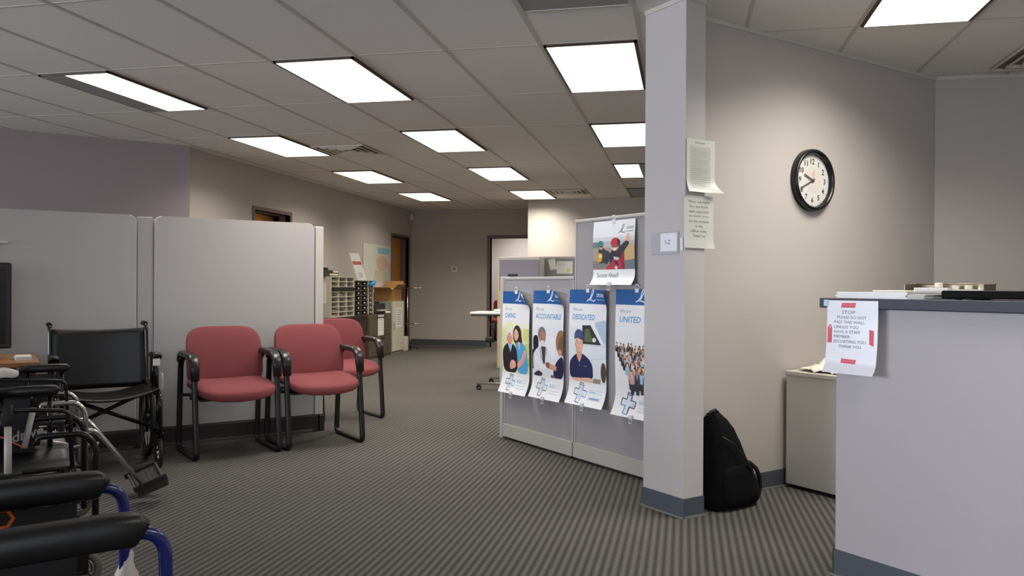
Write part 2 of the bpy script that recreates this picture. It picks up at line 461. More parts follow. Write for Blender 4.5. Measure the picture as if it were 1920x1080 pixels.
# doors: steel frames and wood leaves standing ajar into dark rooms
def door_frame_x(n, ya, yb, zt):
    f = MB(); q = .045
    for y0, y1, z0, z1 in ((ya - q, ya, 0, zt + q), (yb, yb + q, 0, zt + q), (ya, yb, zt, zt + q)):
        f.box(LX - .15, LX + .015, y0, y1, z0, z1)
    for y0, y1, z0, z1 in ((ya, ya + .015, 0, zt), (yb - .015, yb, 0, zt), (ya, yb, zt - .015, zt)):
        f.box(LX - .15, LX - .06, y0, y1, z0, z1)
    fr = struct(f.build('door_%d' % n, DFRAME))
    return fr
for n, (ya, yb, zt), ang in ((1, HOLES[0], 10), (2, HOLES[1], 5)):
    fr = door_frame_x(n, ya, yb, zt)
    lf = MB().box(-.022, .022, 0, yb - ya - .03, .01, zt - .02).build('door_leaf', WOOD, fr)
    lf.location = (LX - .10, ya + .017, 0); lf.rotation_euler = (0, 0, math.radians(ang))
    hd = MB(); hd.cyl((.022, yb - ya - .1, 1.0), (.07, yb - ya - .1, 1.0), .012).cyl((.07, yb - ya - .1, 1.0), (.07, yb - ya - .22, 1.0), .010)
    hd.build('door_handle', mat('satin_metal', (170, 165, 155), .35, 1.0), lf)
f = MB(); q = .055
for x0, x1, z0, z1 in ((-3.745, -3.69, 0, 2.165), (-2.75, -2.70, 0, 2.165), (-3.69, -2.75, 2.11, 2.165)):
    f.box(x0, x1, 15.13, 15.30, z0, z1)
struct(f.build('door_3', DFRAME))

# ------------------------------------------------------------------ ceiling lights
FRAMED = mat('dark_fixture_frame', (62, 48, 40), .5)
def lens_mat(name, rgb, e, blotch):
    m = bpy.data.materials.new(name); m.use_nodes = True; nt = m.node_tree; b = nt.nodes['Principled BSDF']; L = nt.links.new
    b.inputs['Base Color'].default_value = (.8, .8, .8, 1); b.inputs['Roughness'].default_value = .4
    tc = nt.nodes.new('ShaderNodeTexCoord'); n = nt.nodes.new('ShaderNodeTexVoronoi'); n.inputs['Scale'].default_value = 9
    L(tc.outputs['Object'], n.inputs['Vector'])
    r = nt.nodes.new('ShaderNodeValToRGB'); L(n.outputs['Distance'], r.inputs['Fac'])
    c = [lin(q) for q in rgb]
    r.color_ramp.elements[0].position = .1; r.color_ramp.elements[1].position = .75
    r.color_ramp.elements[1].color = (c[0], c[1], c[2], 1)
    r.color_ramp.elements[0].color = (c[0] * (1 - blotch), c[1] * (1 - blotch * 1.05), c[2] * (1 - blotch * 1.25), 1)
    L(r.outputs['Color'], b.inputs['Emission Color']); b.inputs['Emission Strength'].default_value = e
    return m
LENS = lens_mat('lit_lens', (255, 250, 240), 1.45, .25)
LENSW = lens_mat('lit_lens_warm', (255, 246, 226), 1.0, .22)
UNLIT = mat('unlit_lens', (150, 152, 152), .35, noise=.08, nscale=25)
W2, L4 = .572, 1.19
LIGHTW = 17.0
SPREAD = math.radians(140)
def lamp(parent, x0, x1, y0, y1, z, power, rgb=(1, .93, .80), spread=None):
    d = bpy.data.lights.new('tube_light', 'AREA'); d.shape = 'RECTANGLE'; d.size = x1 - x0; d.size_y = y1 - y0
    d.energy = power; d.color = rgb; d.spread = spread or SPREAD
    o = bpy.data.objects.new('tube_light', d); C.objects.link(o); o.location = ((x0 + x1) / 2, (y0 + y1) / 2, z); o.parent = parent
    return o
def troffer(x, y, label, lit=(0, 1), lens=LENS, power=1.0, tint=(1, .945, .85)):
    """x, y: near left corner of the recess."""
    t = thing('ceiling_light', label, 'ceiling light', (x + W2 / 2, y + L4 / 2, CEIL), 0, 'fluorescent ceiling lights')
    a, b = W2 / 2, L4 / 2; q = .02; zb = -.014
    f = MB(); f.box(-a, a, -b, -b + q * .6, zb, -.001).box(-a, a, b - q * .4, b, zb, -.001).box(-a, -a + q * .8, -b, b, zb, -.001).box(a - q, a, -b, b, zb, -.001)
    f.box(-a + .004, a - .004, -b + .004, b - .004, -.004, -.001)
    f.build('frame', FRAMED, t)
    xa, xb, ya, yb = -a + q * .8, a - q, -b + q * .6, b - q * .4
    l0, l1 = xa + (xb - xa) * lit[0], xa + (xb - xa) * lit[1]
    if l1 > l0:
        MB().box(l0, l1, ya, yb, zb - .001, -.005).build('lens', lens, t)
        lamp(t, l0 + .01, l1 - .01, ya + .01, yb - .01, zb - .004, LIGHTW * power * (l1 - l0) / W2, tint)
    for u0, u1 in ((xa, l0), (l1, xb)):
        if u1 - u0 > .02: MB().box(u0, u1, ya, yb, zb - .001, -.005).build('unlit_lens', UNLIT, t)['label'] = 'grey unlit lens half'
    return t
AX, BX, CX, DX = -.861, -2.690, -4.519, .968
LY = [4.905 + 2.438 * k for k in range(4)]
WARM = (1, .93, .81); MID = (1, .955, .88)
troffer(AX, LY[0], 'large bright ceiling light closest to the grey column', tint=MID)
troffer(AX, LY[1], 'second bright ceiling light in the row beside the column, cut off by it')
troffer(AX, LY[2], 'ceiling light with only its left half lit, beside the column', (0, .55), LENSW, tint=WARM)
troffer(AX, LY[3], 'dark unlit ceiling light at the far end of the row by the column', (0, 0))
for i, (x, row) in enumerate(((BX, 'middle'), (CX, 'left'))):
    for k in range(4):
        lab = ['nearest ceiling light of the %s row', 'second ceiling light from the front in the %s row', 'third ceiling light from the front in the %s row', 'farthest ceiling light of the %s row'][k] % row
        if i == 1 and k == 0: lab = 'nearest ceiling light of the left row, its left strip unlit'
        troffer(x, LY[k], lab, (.36, 1) if (i == 1 and k == 0) else (0, 1), LENS if (i == 0 and k in (0, 2)) or k == 0 else LENSW, power=2.0 if (i == 0 and k == 3) else (.7 if (i == 1 and k == 3) else 1), tint=MID if k == 0 else WARM)
troffer(DX, 3.685, 'bright ceiling light over the reception counter by the clock wall', tint=MID, power=1.5)
# lights of the same grid that hang outside the photograph
troffer(DX, 3.685 - 2.438, 'ceiling light over the reception side behind the viewer', tint=MID, power=.7)
# storeroom lamp
t = thing('ceiling_light', 'ceiling light inside the white room behind the far doorway', 'ceiling light', (-3.4, 16.3, CEIL))
MB().box(-.3, .3, -.6, .6, -.03, 0).build('lens', LENS, t); lamp(t, -.28, .28, -.58, .58, -.035, 22, (1, .93, .86))

# ceiling air diffusers
VM = mat('diffuser_metal', (206, 198, 186), .5); VD = mat('diffuser_dark', (110, 102, 92), .7)
def diffuser(cx, cy_, label, half=.295):
    t = thing('air_vent', label, 'air vent', (cx, cy_, CEIL), 0, 'ceiling air vents')
    MB().box(-half + .02, half - .02, -half + .02, half - .02, -.003, -.001).build('backing', VD, t)
    f = MB()
    for r_ in (half, half * .76, half * .52, half * .28):
        q = .02 if r_ == half else .03
        for a in range(4):
            M = Matrix.Rotation(a * PI / 2, 4, 'Z')
            f.boxm(2 * r_, q, .012, M @ Matrix.Translation((0, -r_ + q / 2, -.010)) @ Matrix.Rotation(math.radians(25), 4, 'X'))
    f.build('louver', VM, t)
    return t
diffuser(-3.625, 8.245, 'square louvered air vent beside the second light of the left row')
diffuser(-1.795, 12.51, 'square louvered air vent near the far bright wall corner')
diffuser(2.31, 5.72, 'air vent over the reception at the right edge of the photo')
t = thing('air_return', 'flat grey return air panel in the ceiling by the column', 'air return', (-.575, 3.975, CEIL))
MB().box(-.29, .29, -.29, .29, -.008, -.001).build('grey_panel', mat('return_grey', (150, 148, 146), .6), t)
f = MB()
for x0, x1, y0, y1 in ((-.3, .3, -.3, -.28), (-.3, .3, .28, .3), (-.3, -.28, -.28, .28), (.28, .3, -.28, .28)): f.box(x0, x1, y0, y1, -.012, -.001)
f.build('rim', TRIM, t)

# daylight from the windows behind the camera
wd = bpy.data.worlds.new('sky'); S.world = wd; wd.use_nodes = True
wd.node_tree.nodes['Background'].inputs[0].default_value = (.62, .74, 1, 1); wd.node_tree.nodes['Background'].inputs[1].default_value = 1.0
def daylight(loc, rot, sx, sy_, power):
    d = bpy.data.lights.new('window_daylight', 'AREA'); d.shape = 'RECTANGLE'; d.size = sx; d.size_y = sy_; d.energy = power; d.color = (.87, .92, 1)
    o = bpy.data.objects.new('window_daylight', d); C.objects.link(o); o.location = loc; o.rotation_euler = rot
daylight((X0 + .02, -.95, 1.55), (PI / 2, 0, -PI / 2), 5.2, 1.5, 360)
for (a, b), p_ in zip(WIN[1:], (25, 60)): daylight(((a + b) / 2, Y0 - .02, 1.52), (PI / 2, 0, 0), b - a - .1, 1.45, p_)
S.view_settings.view_transform = 'Standard'; S.view_settings.look = 'None'; S.view_settings.gamma = 1; S.view_settings.use_curve_mapping = False
S.view_settings.exposure = 0.66

# ------------------------------------------------------------------ poster partition (local x along the face to the right, -y towards the viewer)
PF = mat('partition_frame', (178, 176, 172), .5)
PFAB = mat('partition_fabric', (152, 149, 152), .9, noise=.05, nscale=260, bump=.1)
PBASE = mat('partition_base', (176, 173, 166), .55)
DARK = mat('dark_gap', (30, 28, 28), .8)
PO = (-1.402, 6.132); PRZ = -A45           # left end of the partition face
def partition(name, x0, x1, h, label, endpost=False):
    t = thing('office_partition', label, 'office partition', (PO[0], PO[1], 0), PRZ)
    f = MB(); q = .025; a = x0 + (.045 if endpost else 0)
    if endpost: f.box(x0, a, -.012, .062, 0, h + .004, .006)
    f.box(a, a + .014, 0, .05, .02, h).box(x1 - .014, x1, 0, .05, .02, h).box(a, x1, -.004, .054, h - .02, h, .004)
    f.build('frame', PF, t)
    MB().box(a + .012, x1 - .012, .004, .046, .115, h - .02).build('fabric', PFAB, t)
    b = MB().box(a + .002, x1 - .003, -.010, .06, .018, .118, .003); b.build('base_rail', PBASE, t)
    MB().box(a + .02, x1 - .02, 0, .05, 0, .02).build('foot', DARK, t)
    return t
partition('p', 0, .935, 1.252, 'low grey fabric office partition hung with the first three posters', True)
partition('p', .945, 2.005, 1.636, 'taller grey fabric office partition by the column under the kart poster')

PAPER = mat('poster_paper', (232, 232, 236), .38)
CLIPM = mat('clear_clip', (222, 224, 228), .25)
BLUE = (16, 84, 150); TITLE = (66, 150, 205); GREY = (150, 150, 158); SKIN = (228, 176, 152)
def poster(x, ztop, W, H, label, art, curl=.045, corner=.0, lift=.010, bow=.012):
    t = thing('poster', label, 'poster', (PO[0], PO[1], 0), PRZ, 'posters clipped to the partition')
    t.location = (PO[0] + x * math.cos(PRZ), PO[1] + x * math.sin(PRZ), ztop)
    s = Sheet(W, H, PAPER); art(s)
    def fn(px, pz, d):
        v = pz / H; u = px / W
        e = lift + bow * math.sin(PI * min(1, v * 1.15)) * (1 - .3 * abs(2 * u - 1))
        b = max(0, (v - .80) / .20); e += curl * b * b
        c = max(0, 1 - v / .16) * max(0, (u - .55) / .45) ** 2; e += corner * c
        return (px, -(e + d), -pz - .25 * corner * c)
    s.build('printed_sheet', fn, t, 12, 26)
    for zz, e0 in ((0, lift), (-H, lift + curl + .004)):
        c = MB(); sg = 1 if zz == 0 else -1
        c.box(W / 2 - .016, W / 2 + .016, -e0 - .006, -e0 + .007, zz - .020 if sg > 0 else zz - .006, zz + .006 if sg > 0 else zz + .02, .002)
        c.cyl((W / 2 - .012, -e0, zz + sg * .006), (W / 2 - .012, -e0 - .004, zz + sg * .030), .0018, 6).cyl((W / 2 + .012, -e0, zz + sg * .006), (W / 2 + .012, -e0 - .004, zz + sg * .030), .0018, 6)
        c.cyl((W / 2 - .013, -e0 - .004, zz + sg * .030), (W / 2 + .013, -e0 - .004, zz + sg * .030), .003, 6)
        c.build('clip', CLIPM, t)
    return t
def logo(s, u, v, k, col, sub):
    k *= .80; u += .06
    """script capital with a loop and the word beside it."""
    a = s.W / s.H
    s.stroke([(u - .10 * k, v + .055 * k * a * 1.4), (u - .04 * k, v + .045 * k * a), (u + .02 * k, v), (u + .07 * k, v - .13 * k * a), (u + .10 * k, v - .17 * k * a), (u + .125 * k, v - .14 * k * a), (u + .10 * k, v - .08 * k * a), (u + .04 * k, v + .01 * k * a), (u - .01 * k, v + .06 * k * a), (u + .05 * k, v + .05 * k * a), (u + .13 * k, v + .075 * k * a), (u + .19 * k, v + .04 * k * a)], .020 * k * s.W, col)
    s.text('LINCARE', u + .23 * k, v - .02 * k * a, .075 * k * a, col, .27 * k, bold=.01)
    s.rect(u + .23 * k, v + .03 * k * a, u + .50 * k, v + .05 * k * a, sub)
def cross(s, u, v, k, hi):
    a = s.W / s.H; e = .050 * k
    P = [(-1, -3.2), (1, -3.2), (1, -1), (3.2, -1), (3.2, 1), (1, 1), (1, 3.2), (-1, 3.2), (-1, 1), (-3.2, 1), (-3.2, -1), (-1, -1)]
    tr = lambda p: (u + (p[0] - .16 * p[1]) * e, v + (p[1] + .10 * p[0]) * e * a)
    Q = [tr(p) for p in P]
    s.poly([tr((p[0] * .72, p[1] * .72)) for p in P], (208, 222, 238), True)
    for i in range(12):
        c = (66, 150, 205) if i in (hi, hi + 1, hi + 2) else (46, 64, 88)
        s.stroke([Q[i], Q[(i + 1) % 12]], .0055, c)
    s.stroke([tr((-1, -2.6)), tr((1, -2.6))], .0045, (46, 64, 88))
def head(s, title, tw, wx=.10):
    s.rect(0, 0, 1, .118, BLUE); s.rect(0, .118, 1, .123, (70, 120, 175))
    logo(s, .50, .068, 1.0, (232, 238, 246), (120, 160, 205))
    s.text('We are', wx, .186, .028, GREY, .27, shear=.18)
    s.text(title, wx, .262, .048, TITLE, tw, shear=.16, bold=.012)
def foot(s, hi, bg=True):
    if bg: s.rect(0, .80, 1, 1, (236, 237, 240))
    cross(s, .34, .895, 1.0, hi)
    for q in (.86, .885, .915, .94): s.rect(.56, q, .92, q + .006, (196, 212, 228))
    s.rect(.58, .825 + .05 * 1, .74, .832 + .05 * 1, (130, 180, 220))
def person_face(s, u, v, ru, rv, skin, hair=None):
    dk = tuple(int(c * .86) for c in skin); lt = tuple(min(255, int(c * 1.06)) for c in skin); d = tuple(int(c * .62) for c in skin)
    s.ell(u - ru * .95, v + rv * .05, ru * .16, rv * .22, dk); s.ell(u + ru * .95, v + rv * .05, ru * .14, rv * .22, dk)
    s.ell(u, v, ru, rv, dk); s.ell(u + ru * .12, v - rv * .03, ru * .84, rv * .90, skin); s.ell(u + ru * .2, v - rv * .45, ru * .45, rv * .25, lt); s.ell(u + ru * .45, v + rv * .22, ru * .26, rv * .18, lt)
    for q in (-.36, .40):
        s.ell(u + ru * q, v - rv * .10, ru * .19, rv * .085, (236, 230, 226)); s.ell(u + ru * q, v - rv * .10, ru * .10, rv * .085, (50, 40, 40))
        s.stroke([(u + ru * (q - .2), v - rv * .25), (u + ru * q, v - rv * .31), (u + ru * (q + .2), v - rv * .25)], .0035, d)
    s.poly([(u - ru * .38, v + rv * .40), (u, v + rv * .46), (u + ru * .42, v + rv * .40), (u + ru * .2, v + rv * .60), (u - ru * .18, v + rv * .60)], (190, 96, 92))
    s.poly([(u - ru * .28, v + rv * .43), (u, v + rv * .48), (u + ru * .32, v + rv * .43), (u + ru * .12, v + rv * .53), (u - ru * .1, v + rv * .53)], (244, 240, 238))
    s.poly([(u, v - rv * .05), (u + ru * .20, v + rv * .20), (u + ru * .05, v + rv * .27), (u - ru * .12, v + rv * .22), (u - ru * .03, v)], dk)
def art_caring(s):
    head(s, 'CARING', .40)
    s.rect(0, .33, 1, .80, (222, 224, 170)); s.rect(0, .31, 1, .36, (232, 234, 214))
    for u, v, r, c in ((.08, .45, .14, (214, 218, 158)), (.92, .42, .13, (206, 212, 140)), (.93, .56, .12, (198, 206, 122)), (.06, .60, .08, (200, 208, 136)), (.30, .36, .14, (226, 230, 190)), (.95, .68, .09, (180, 192, 104))):
        s.ell(u, v, r, r * .5, c)
    s.ell(.58, .425, .155, .095, (58, 38, 34)); s.ell(.66, .50, .10, .10, (52, 34, 32))       # long dark hair
    s.poly([(.50, .52), (.62, .485), (.80, .50), (.92, .56), (.97, .80), (.55, .80)], (84, 166, 214))
    s.poly([(.60, .50), (.70, .49), (.66, .58)], SKIN)
    person_face(s, .545, .425, .085, .058, (232, 180, 158))
    s.poly([(.50, .33), (.66, .35), (.74, .44), (.70, .53), (.66, .42), (.56, .37)], (54, 36, 34))
    s.poly([(.84, .56), (.93, .58), (.80, .70), (.58, .76), (.52, .72), (.72, .66)], (226, 166, 148))
    s.ell(.30, .43, .12, .062, (226, 226, 228))                                               # white hair
    s.poly([(.02, .62), (.08, .55), (.22, .51), (.46, .515), (.58, .58), (.58, .80), (.06, .80)], (34, 30, 40))
    s.poly([(.22, .51), (.42, .515), (.33, .60)], (150, 196, 226))
    person_face(s, .30, .465, .095, .058, (226, 150, 140))
    s.ell(.42, .715, .11, .042, (236, 178, 160)); s.ell(.36, .735, .07, .034, (222, 160, 146))
    foot(s, 3)
def art_account(s):
    head(s, 'ACCOUNTABLE', .82)
    s.rect(0, .33, 1, .80, (226, 230, 238)); s.rect(.35, .42, .75, .62, (232, 235, 241))
    s.poly([(.02, .45), (.08, .42), (.18, .42), (.22, .47), (.20, .56), (.04, .60)], (30, 30, 36)); s.poly([(0, .56), (.10, .55), (.10, .74), (0, .74)], (26, 26, 32))
    s.poly([(.02, .60), (.14, .545), (.28, .52), (.50, .525), (.62, .58), (.66, .70), (.60, .80), (.04, .80)], (226, 229, 236))
    s.poly([(.30, .52), (.46, .52), (.42, .68), (.36, .68)], (60, 62, 74))
    s.stroke([(.26, .53), (.30, .62), (.36, .66)], .006, (60, 62, 72)); s.stroke([(.48, .53), (.47, .60)], .006, (60, 62, 72))
    s.ell(.33, .405, .135, .068, (120, 120, 124)); person_face(s, .345, .435, .105, .066, (178, 126, 100)); s.ell(.35, .488, .08, .026, (222, 220, 220))
    s.poly([(.08, .64), (.16, .60), (.34, .70), (.50, .68), (.50, .72), (.30, .74)], (236, 238, 243))
    s.ell(.94, .47, .16, .115, (150, 108, 70)); s.ell(.98, .50, .12, .09, (122, 84, 54)); s.ell(.90, .56, .06, .03, (206, 150, 122))
    s.poly([(.70, .72), (.80, .64), (1, .58), (1, .80), (.68, .80)], (30, 34, 72))
    s.poly([(.44, .665), (.56, .66), (.62, .69), (.58, .72), (.46, .71)], (150, 92, 66)); s.poly([(.58, .67), (.80, .69), (.78, .73), (.56, .72)], (214, 152, 124))
    s.poly([(.05, .78), (.20, .745), (.34, .77), (.30, .80), (.05, .80)], (52, 54, 64)); s.rect(.60, .775, .72, .80, (150, 80, 90))
    foot(s, 0)
def art_dedicated(s):
    head(s, 'DEDICATED', .60)
    s.poly([(0, .33), (1, .33), (1, .80), (0, .80)], (222, 226, 233))
    s.poly([(.66, .285), (.98, .255), (1, .27), (1, .46), (.92, .46)], (176, 194, 214)); s.poly([(.64, .29), (.68, .285), (.95, .46), (.90, .46)], (236, 239, 244))
    s.poly([(.38, .31), (.60, .305), (.88, .47), (.40, .47)], (42, 46, 50)); s.poly([(.46, .34), (.58, .34), (.66, .45), (.44, .45)], (92, 104, 70)); s.ell(.70, .43, .05, .02, (214, 216, 220))
    s.rect(.38, .475, 1, .482, (204, 210, 220)); s.poly([(.62, .60), (1, .57), (1, .575), (.62, .605)], (196, 203, 214))
    s.ell(1.0 - .07, .70, .07, .085, (84, 62, 48)); s.poly([(.66, .76), (.86, .76), (.84, .80), (.66, .80)], (150, 140, 132))
    s.poly([(.02, .64), (.12, .59), (.24, .555), (.40, .555), (.58, .60), (.66, .66), (.66, .78), (.02, .79)], (32, 38, 84))
    s.poly([(.22, .50), (.36, .50), (.38, .57), (.30, .64), (.22, .57)], (216, 160, 132))
    person_face(s, .295, .475, .105, .075, (232, 180, 152))
    s.poly([(.16, .44), (.17, .38), (.24, .345), (.36, .35), (.42, .39), (.44, .43), (.36, .425), (.24, .42)], (62, 82, 128)); s.poly([(.26, .42), (.44, .41), (.45, .44), (.34, .435)], (46, 62, 104))
    s.text('LINC', .42, .668, .012, (150, 160, 190), .10)
    s.ell(.30, .66, .008, .005, (210, 214, 224)); s.ell(.30, .63, .008, .005, (210, 214, 224))
    s.poly([(.08, .775), (.30, .77), (.62, .755), (.67, .80), (.66, .82), (.10, .80)], (228, 184, 160))
    foot(s, 3); s.rect(.60, .925, .86, .938, (120, 150, 190))
def art_united(s):
    head(s, 'UNITED', .50)
    rnd = random.Random(3); s.step = .00001
    suits = [(40, 40, 50), (60, 62, 72), (220, 224, 230), (150, 190, 220), (90, 92, 100), (30, 30, 36), (200, 160, 150), (120, 124, 134), (70, 60, 66)]
    skins = [(226, 174, 150), (196, 140, 110), (150, 104, 80), (236, 190, 168)]
    rows = []
    for r in range(8):
        v = .445 + r * .030; half = .50 - r * .042; c = .50 + r * .012
        n = max(3, int(half * 2 / .085))
        for i in range(n): rows.append((v + rnd.uniform(-.01, .01), c - half + (i + .5) * 2 * half / n + rnd.uniform(-.015, .015), 1 + r * .07))
    for v, u, k in sorted(rows):
        w_, h_ = .042 * k, .050 * k; c = rnd.choice(suits)
        if v > .60:
            s.poly([(u - w_ * .8, v + h_), (u + w_ * .8, v + h_), (u + w_ * .5, v + h_ * 2.3), (u - w_ * .5, v + h_ * 2.3)], (52, 54, 62))
        s.poly([(u - w_, v + h_ * 1.2), (u - w_ * .9, v + h_ * .25), (u, v + h_ * .1), (u + w_ * .9, v + h_ * .25), (u + w_, v + h_ * 1.2)], c)
        s.poly([(u - w_ * .2, v + h_ * .2), (u + w_ * .2, v + h_ * .2), (u, v + h_ * .7)], (230, 232, 236))
        s.ell(u, v - .004, w_ * .48, h_ * .30, rnd.choice([(40, 32, 30), (70, 52, 40), (30, 28, 30), (150, 120, 80)]), 10); s.ell(u, v + .003, w_ * .40, h_ * .26, rnd.choice(skins), 10)
    foot(s, 6, False)
def art_kart(s):
    s.rect(0, 0, 1, .26, (226, 228, 232)); logo(s, .62, .16, .7, (40, 44, 50), (120, 120, 126))
    s.rect(0, .255, 1, .46, (182, 184, 186)); s.rect(0, .255, 1, .32, (206, 210, 214)); s.rect(0, .42, 1, .76, (168, 156, 146)); s.rect(0, .62, 1, .76, (150, 132, 124))
    s.rect(0, .33, .22, .42, (120, 122, 124)); s.poly([(.68, .44), (1, .40), (1, .62), (.74, .62)], (206, 170, 118)); s.poly([(.5, .40), (1, .36), (1, .40), (.5, .43)], (190, 176, 146)); s.poly([(.70, .66), (1, .60), (1, .76), (.72, .76)], (112, 124, 134))
    s.poly([(.12, .64), (.30, .44), (.46, .50), (.40, .66), (.24, .70)], (54, 56, 66)); s.ell(.20, .36, .075, .055, (46, 128, 136)); s.ell(.215, .41, .05, .03, (60, 52, 50))
    s.poly([(.12, .60), (.15, .49), (.26, .50), (.23, .63), (.14, .65)], (232, 164, 34)); s.rect(.17, .53, .22, .57, (236, 226, 200))
    s.poly([(.14, .50), (.17, .41), (.27, .41), (.36, .50), (.38, .62), (.26, .60), (.24, .50)], (50, 52, 60)); s.ell(.215, .41, .05, .035, (210, 160, 138)); s.poly([(.17, .385), (.265, .385), (.26, .41), (.175, .41)], (70, 72, 78)); s.poly([(.30, .46), (.36, .52), (.28, .60), (.22, .60), (.30, .54)], (66, 68, 78))
    s.poly([(0, .66), (.32, .66), (.34, .72), (0, .72)], (128, 128, 130))
    s.poly([(.44, .76), (.42, .55), (.50, .44), (.66, .42), (.82, .31), (.90, .36), (.76, .49), (.74, .60), (.70, .70)], (44, 46, 54))
    s.poly([(.80, .32), (.83, .22), (.87, .22), (.90, .35)], (226, 168, 140)); s.ell(.85, .25, .03, .035, (230, 176, 148))
    s.ell(.55, .39, .10, .085, (226, 176, 154)); s.ell(.56, .345, .105, .075, (196, 34, 58)); s.poly([(.60, .28), (.67, .31), (.68, .42), (.63, .40)], (40, 36, 42)); s.poly([(.47, .39), (.64, .39), (.63, .42), (.48, .42)], (120, 96, 92)); s.ell(.555, .45, .035, .018, (240, 236, 232))
    s.poly([(.44, .76), (.46, .64), (.52, .60), (.66, .60), (.74, .56), (.76, .76)], (198, 40, 62)); s.poly([(.70, .50), (.77, .50), (.77, .76), (.70, .76)], (150, 34, 52)); s.rect(.55, .60, .62, .76, (44, 54, 84))
    s.poly([(.52, .56), (.66, .58), (.62, .62), (.54, .61)], (206, 206, 210)); s.poly([(.34, .73), (.44, .66), (.46, .76), (.32, .76)], (184, 60, 70))
    st = []
    for i in range(10):
        r_ = .055 if i % 2 == 0 else .022; a_ = -PI / 2 + i * PI / 5; st.append((.575 + r_ * math.cos(a_), .735 + r_ * .9 * math.sin(a_)))
    s.poly(st, (220, 226, 232), True)
    s.rect(0, .76, 1, 1, (238, 239, 242)); s.text('Success Ahead!', .10, .885, .075, (110, 112, 120), .52, bold=.02); s.rect(.10, .925, .68, .932, (206, 208, 212))
poster(.046, 1.143, .372, .772, 'poster titled CARING with two people and a pale green background', art_caring, corner=.085)
poster(.462, 1.152, .378, .772, 'poster titled ACCOUNTABLE showing a man in a white coat shaking hands', art_account, corner=.065)
poster(.905, 1.162, .398, .772, 'poster titled DEDICATED showing a man in a navy cap beside a white van', art_dedicated, corner=.03)
poster(1.392, 1.166, .398, .790, 'poster titled UNITED with a crowd of people, half hidden by the column', art_united)
poster(1.162, 1.606, .410, .412, 'square poster of a child in a red kart helmet, above the others', art_kart, curl=.035)

# ------------------------------------------------------------------ cubicle furniture behind the poster partition
BIN = mat('bin_front', (134, 128, 142), .7, noise=.04, nscale=200); BINT = mat('bin_shell', (186, 184, 176), .5)
t = thing('office_partition', 'grey office partition far behind the low poster partition, with pinned papers', 'office partition', (-2.23, 9.92, 0))
MB().box(.0, 1.6, 0, .05, .02, 1.53).build('fabric', PFAB, t)
f = MB(); f.box(-.01, 1.61, -.006, .056, 1.53, 1.555).box(-.02, 0, -.006, .056, 0, 1.555).box(1.6, 1.62, -.006, .056, 0, 1.555).box(0, 1.6, -.006, .056, 0, .1); f.build('frame', PF, t)
t = thing('overhead_cabinet', 'grey purple overhead cabinet behind the low poster partition', 'cabinet', (-2.23, 9.91, 0))
MB().box(.01, .52, -.345, -.006, 1.12, 1.540, .01).build('shell', BINT, t)
d = MB().box(.02, .51, -.36, -.345, 1.13, 1.505, .006); do = d.build('flipper_door', BIN, t)
MB().cyl((.13, -.375, 1.318), (.25, -.375, 1.321), .008).box(.13, .15, -.375, -.36, 1.308, 1.328).build('handle', mat('black_plastic', (24, 23, 24), .4), do)
WHITE = mat('white_paper', (226, 225, 220), .6)
def loose_sheet(name, label, cat, org, rz, W, H, lines=(), tilt=0.0, paper=WHITE, e=.006, curl=0.0, group=None, extra=None):
    t = thing(name, label, cat, org, rz, group); s = Sheet(W, H, paper)
    for (u, v, w_, h_, col) in lines: s.rect(u, v, u + w_, v + h_, col)
    if extra: extra(s)
    def fn(px, pz, d):
        b = max(0, pz / H - .7) / .3
        x, z = px - W / 2, -pz
        return (x * math.cos(tilt) - z * math.sin(tilt), -(e + curl * b * b + d), x * math.sin(tilt) + z * math.cos(tilt))
    s.build('sheet', fn, t, 4, 10); return t
loose_sheet('pinned_note', 'tilted white note pinned beside the overhead cabinet', 'paper', (-1.628, 9.92, 1.525), 0, .085, .135, tilt=.22)
loose_sheet('pinned_paper', 'white pinned paper with a yellow patch behind the partition', 'paper', (-1.46, 9.92, 1.497), 0, .20, .155, [(.62, .62, .22, .22, (206, 206, 90)), (.08, .15, .5, .03, (170, 170, 165)), (.08, .28, .45, .03, (170, 170, 165))])
t = thing('tan_partition', 'tan end panel standing behind the left edge of the poster partition', 'panel', (-2.60, 11.32, 0))
MB().box(-.047, .047, 0, 1.2, 0, 1.31, .006).build('board', mat('tan_laminate', (196, 170, 130), .55, noise=.05, nscale=12), t)
# overbed table
CHROME = mat('chrome', (200, 198, 194), .16, 1.0); BLK = mat('black_plastic', (24, 23, 24), .4); RUB = mat('black_rubber', (22, 21, 21), .75)
t = thing('overbed_table', 'white wheeled table sticking out from behind the poster partition', 'table', (-1.95, 9.15, 0))
MB().box(-.47, .28, -.20, .20, .855, .885, .012).build('tabletop', mat('table_white', (222, 218, 212), .4), t)
MB().box(-.455, .27, -.19, .19, .838, .8549).build('under_frame', BLK, t)
MB().tube([(.2, 0, .08), (.2, 0, .838)], .022, 14).build('post', CHROME, t)
for y in (-.28, .32):
    b = MB().box(-.36, .30, y - .02, y + .02, .062, .092, .008).build('base_bar', CHROME, t)
    c = MB().torus((-.335, y, .03), (0, 1, 0), .022, .010, 18, 8).box(-.345, -.325, y - .014, y + .014, .028, .064); c.build('caster', RUB, b)
b = MB().box(.18, .22, -.28, .32, .06, .09).build('cross_bar', CHROME, t)
c = MB().tube(bend([(-.27, -.12, .84), (-.24, -.12, .74), (-.20, -.12, .66), (-.22, -.12, .60), (-.26, -.12, .57)], .05), .006, 8)
c.box(-.30, -.20, -.15, -.09, .53, .60, .02); c.build('hanging_cord', BLK, t)
t = MB().box(-.20, .16, -.14, .10, .886, .915, .01).build('white_binder', mat('white_plastic', (228, 226, 222), .4)); t.location = (-1.95, 9.15, 0); tag(t, 'white flat binder lying on the wheeled table', 'binder')
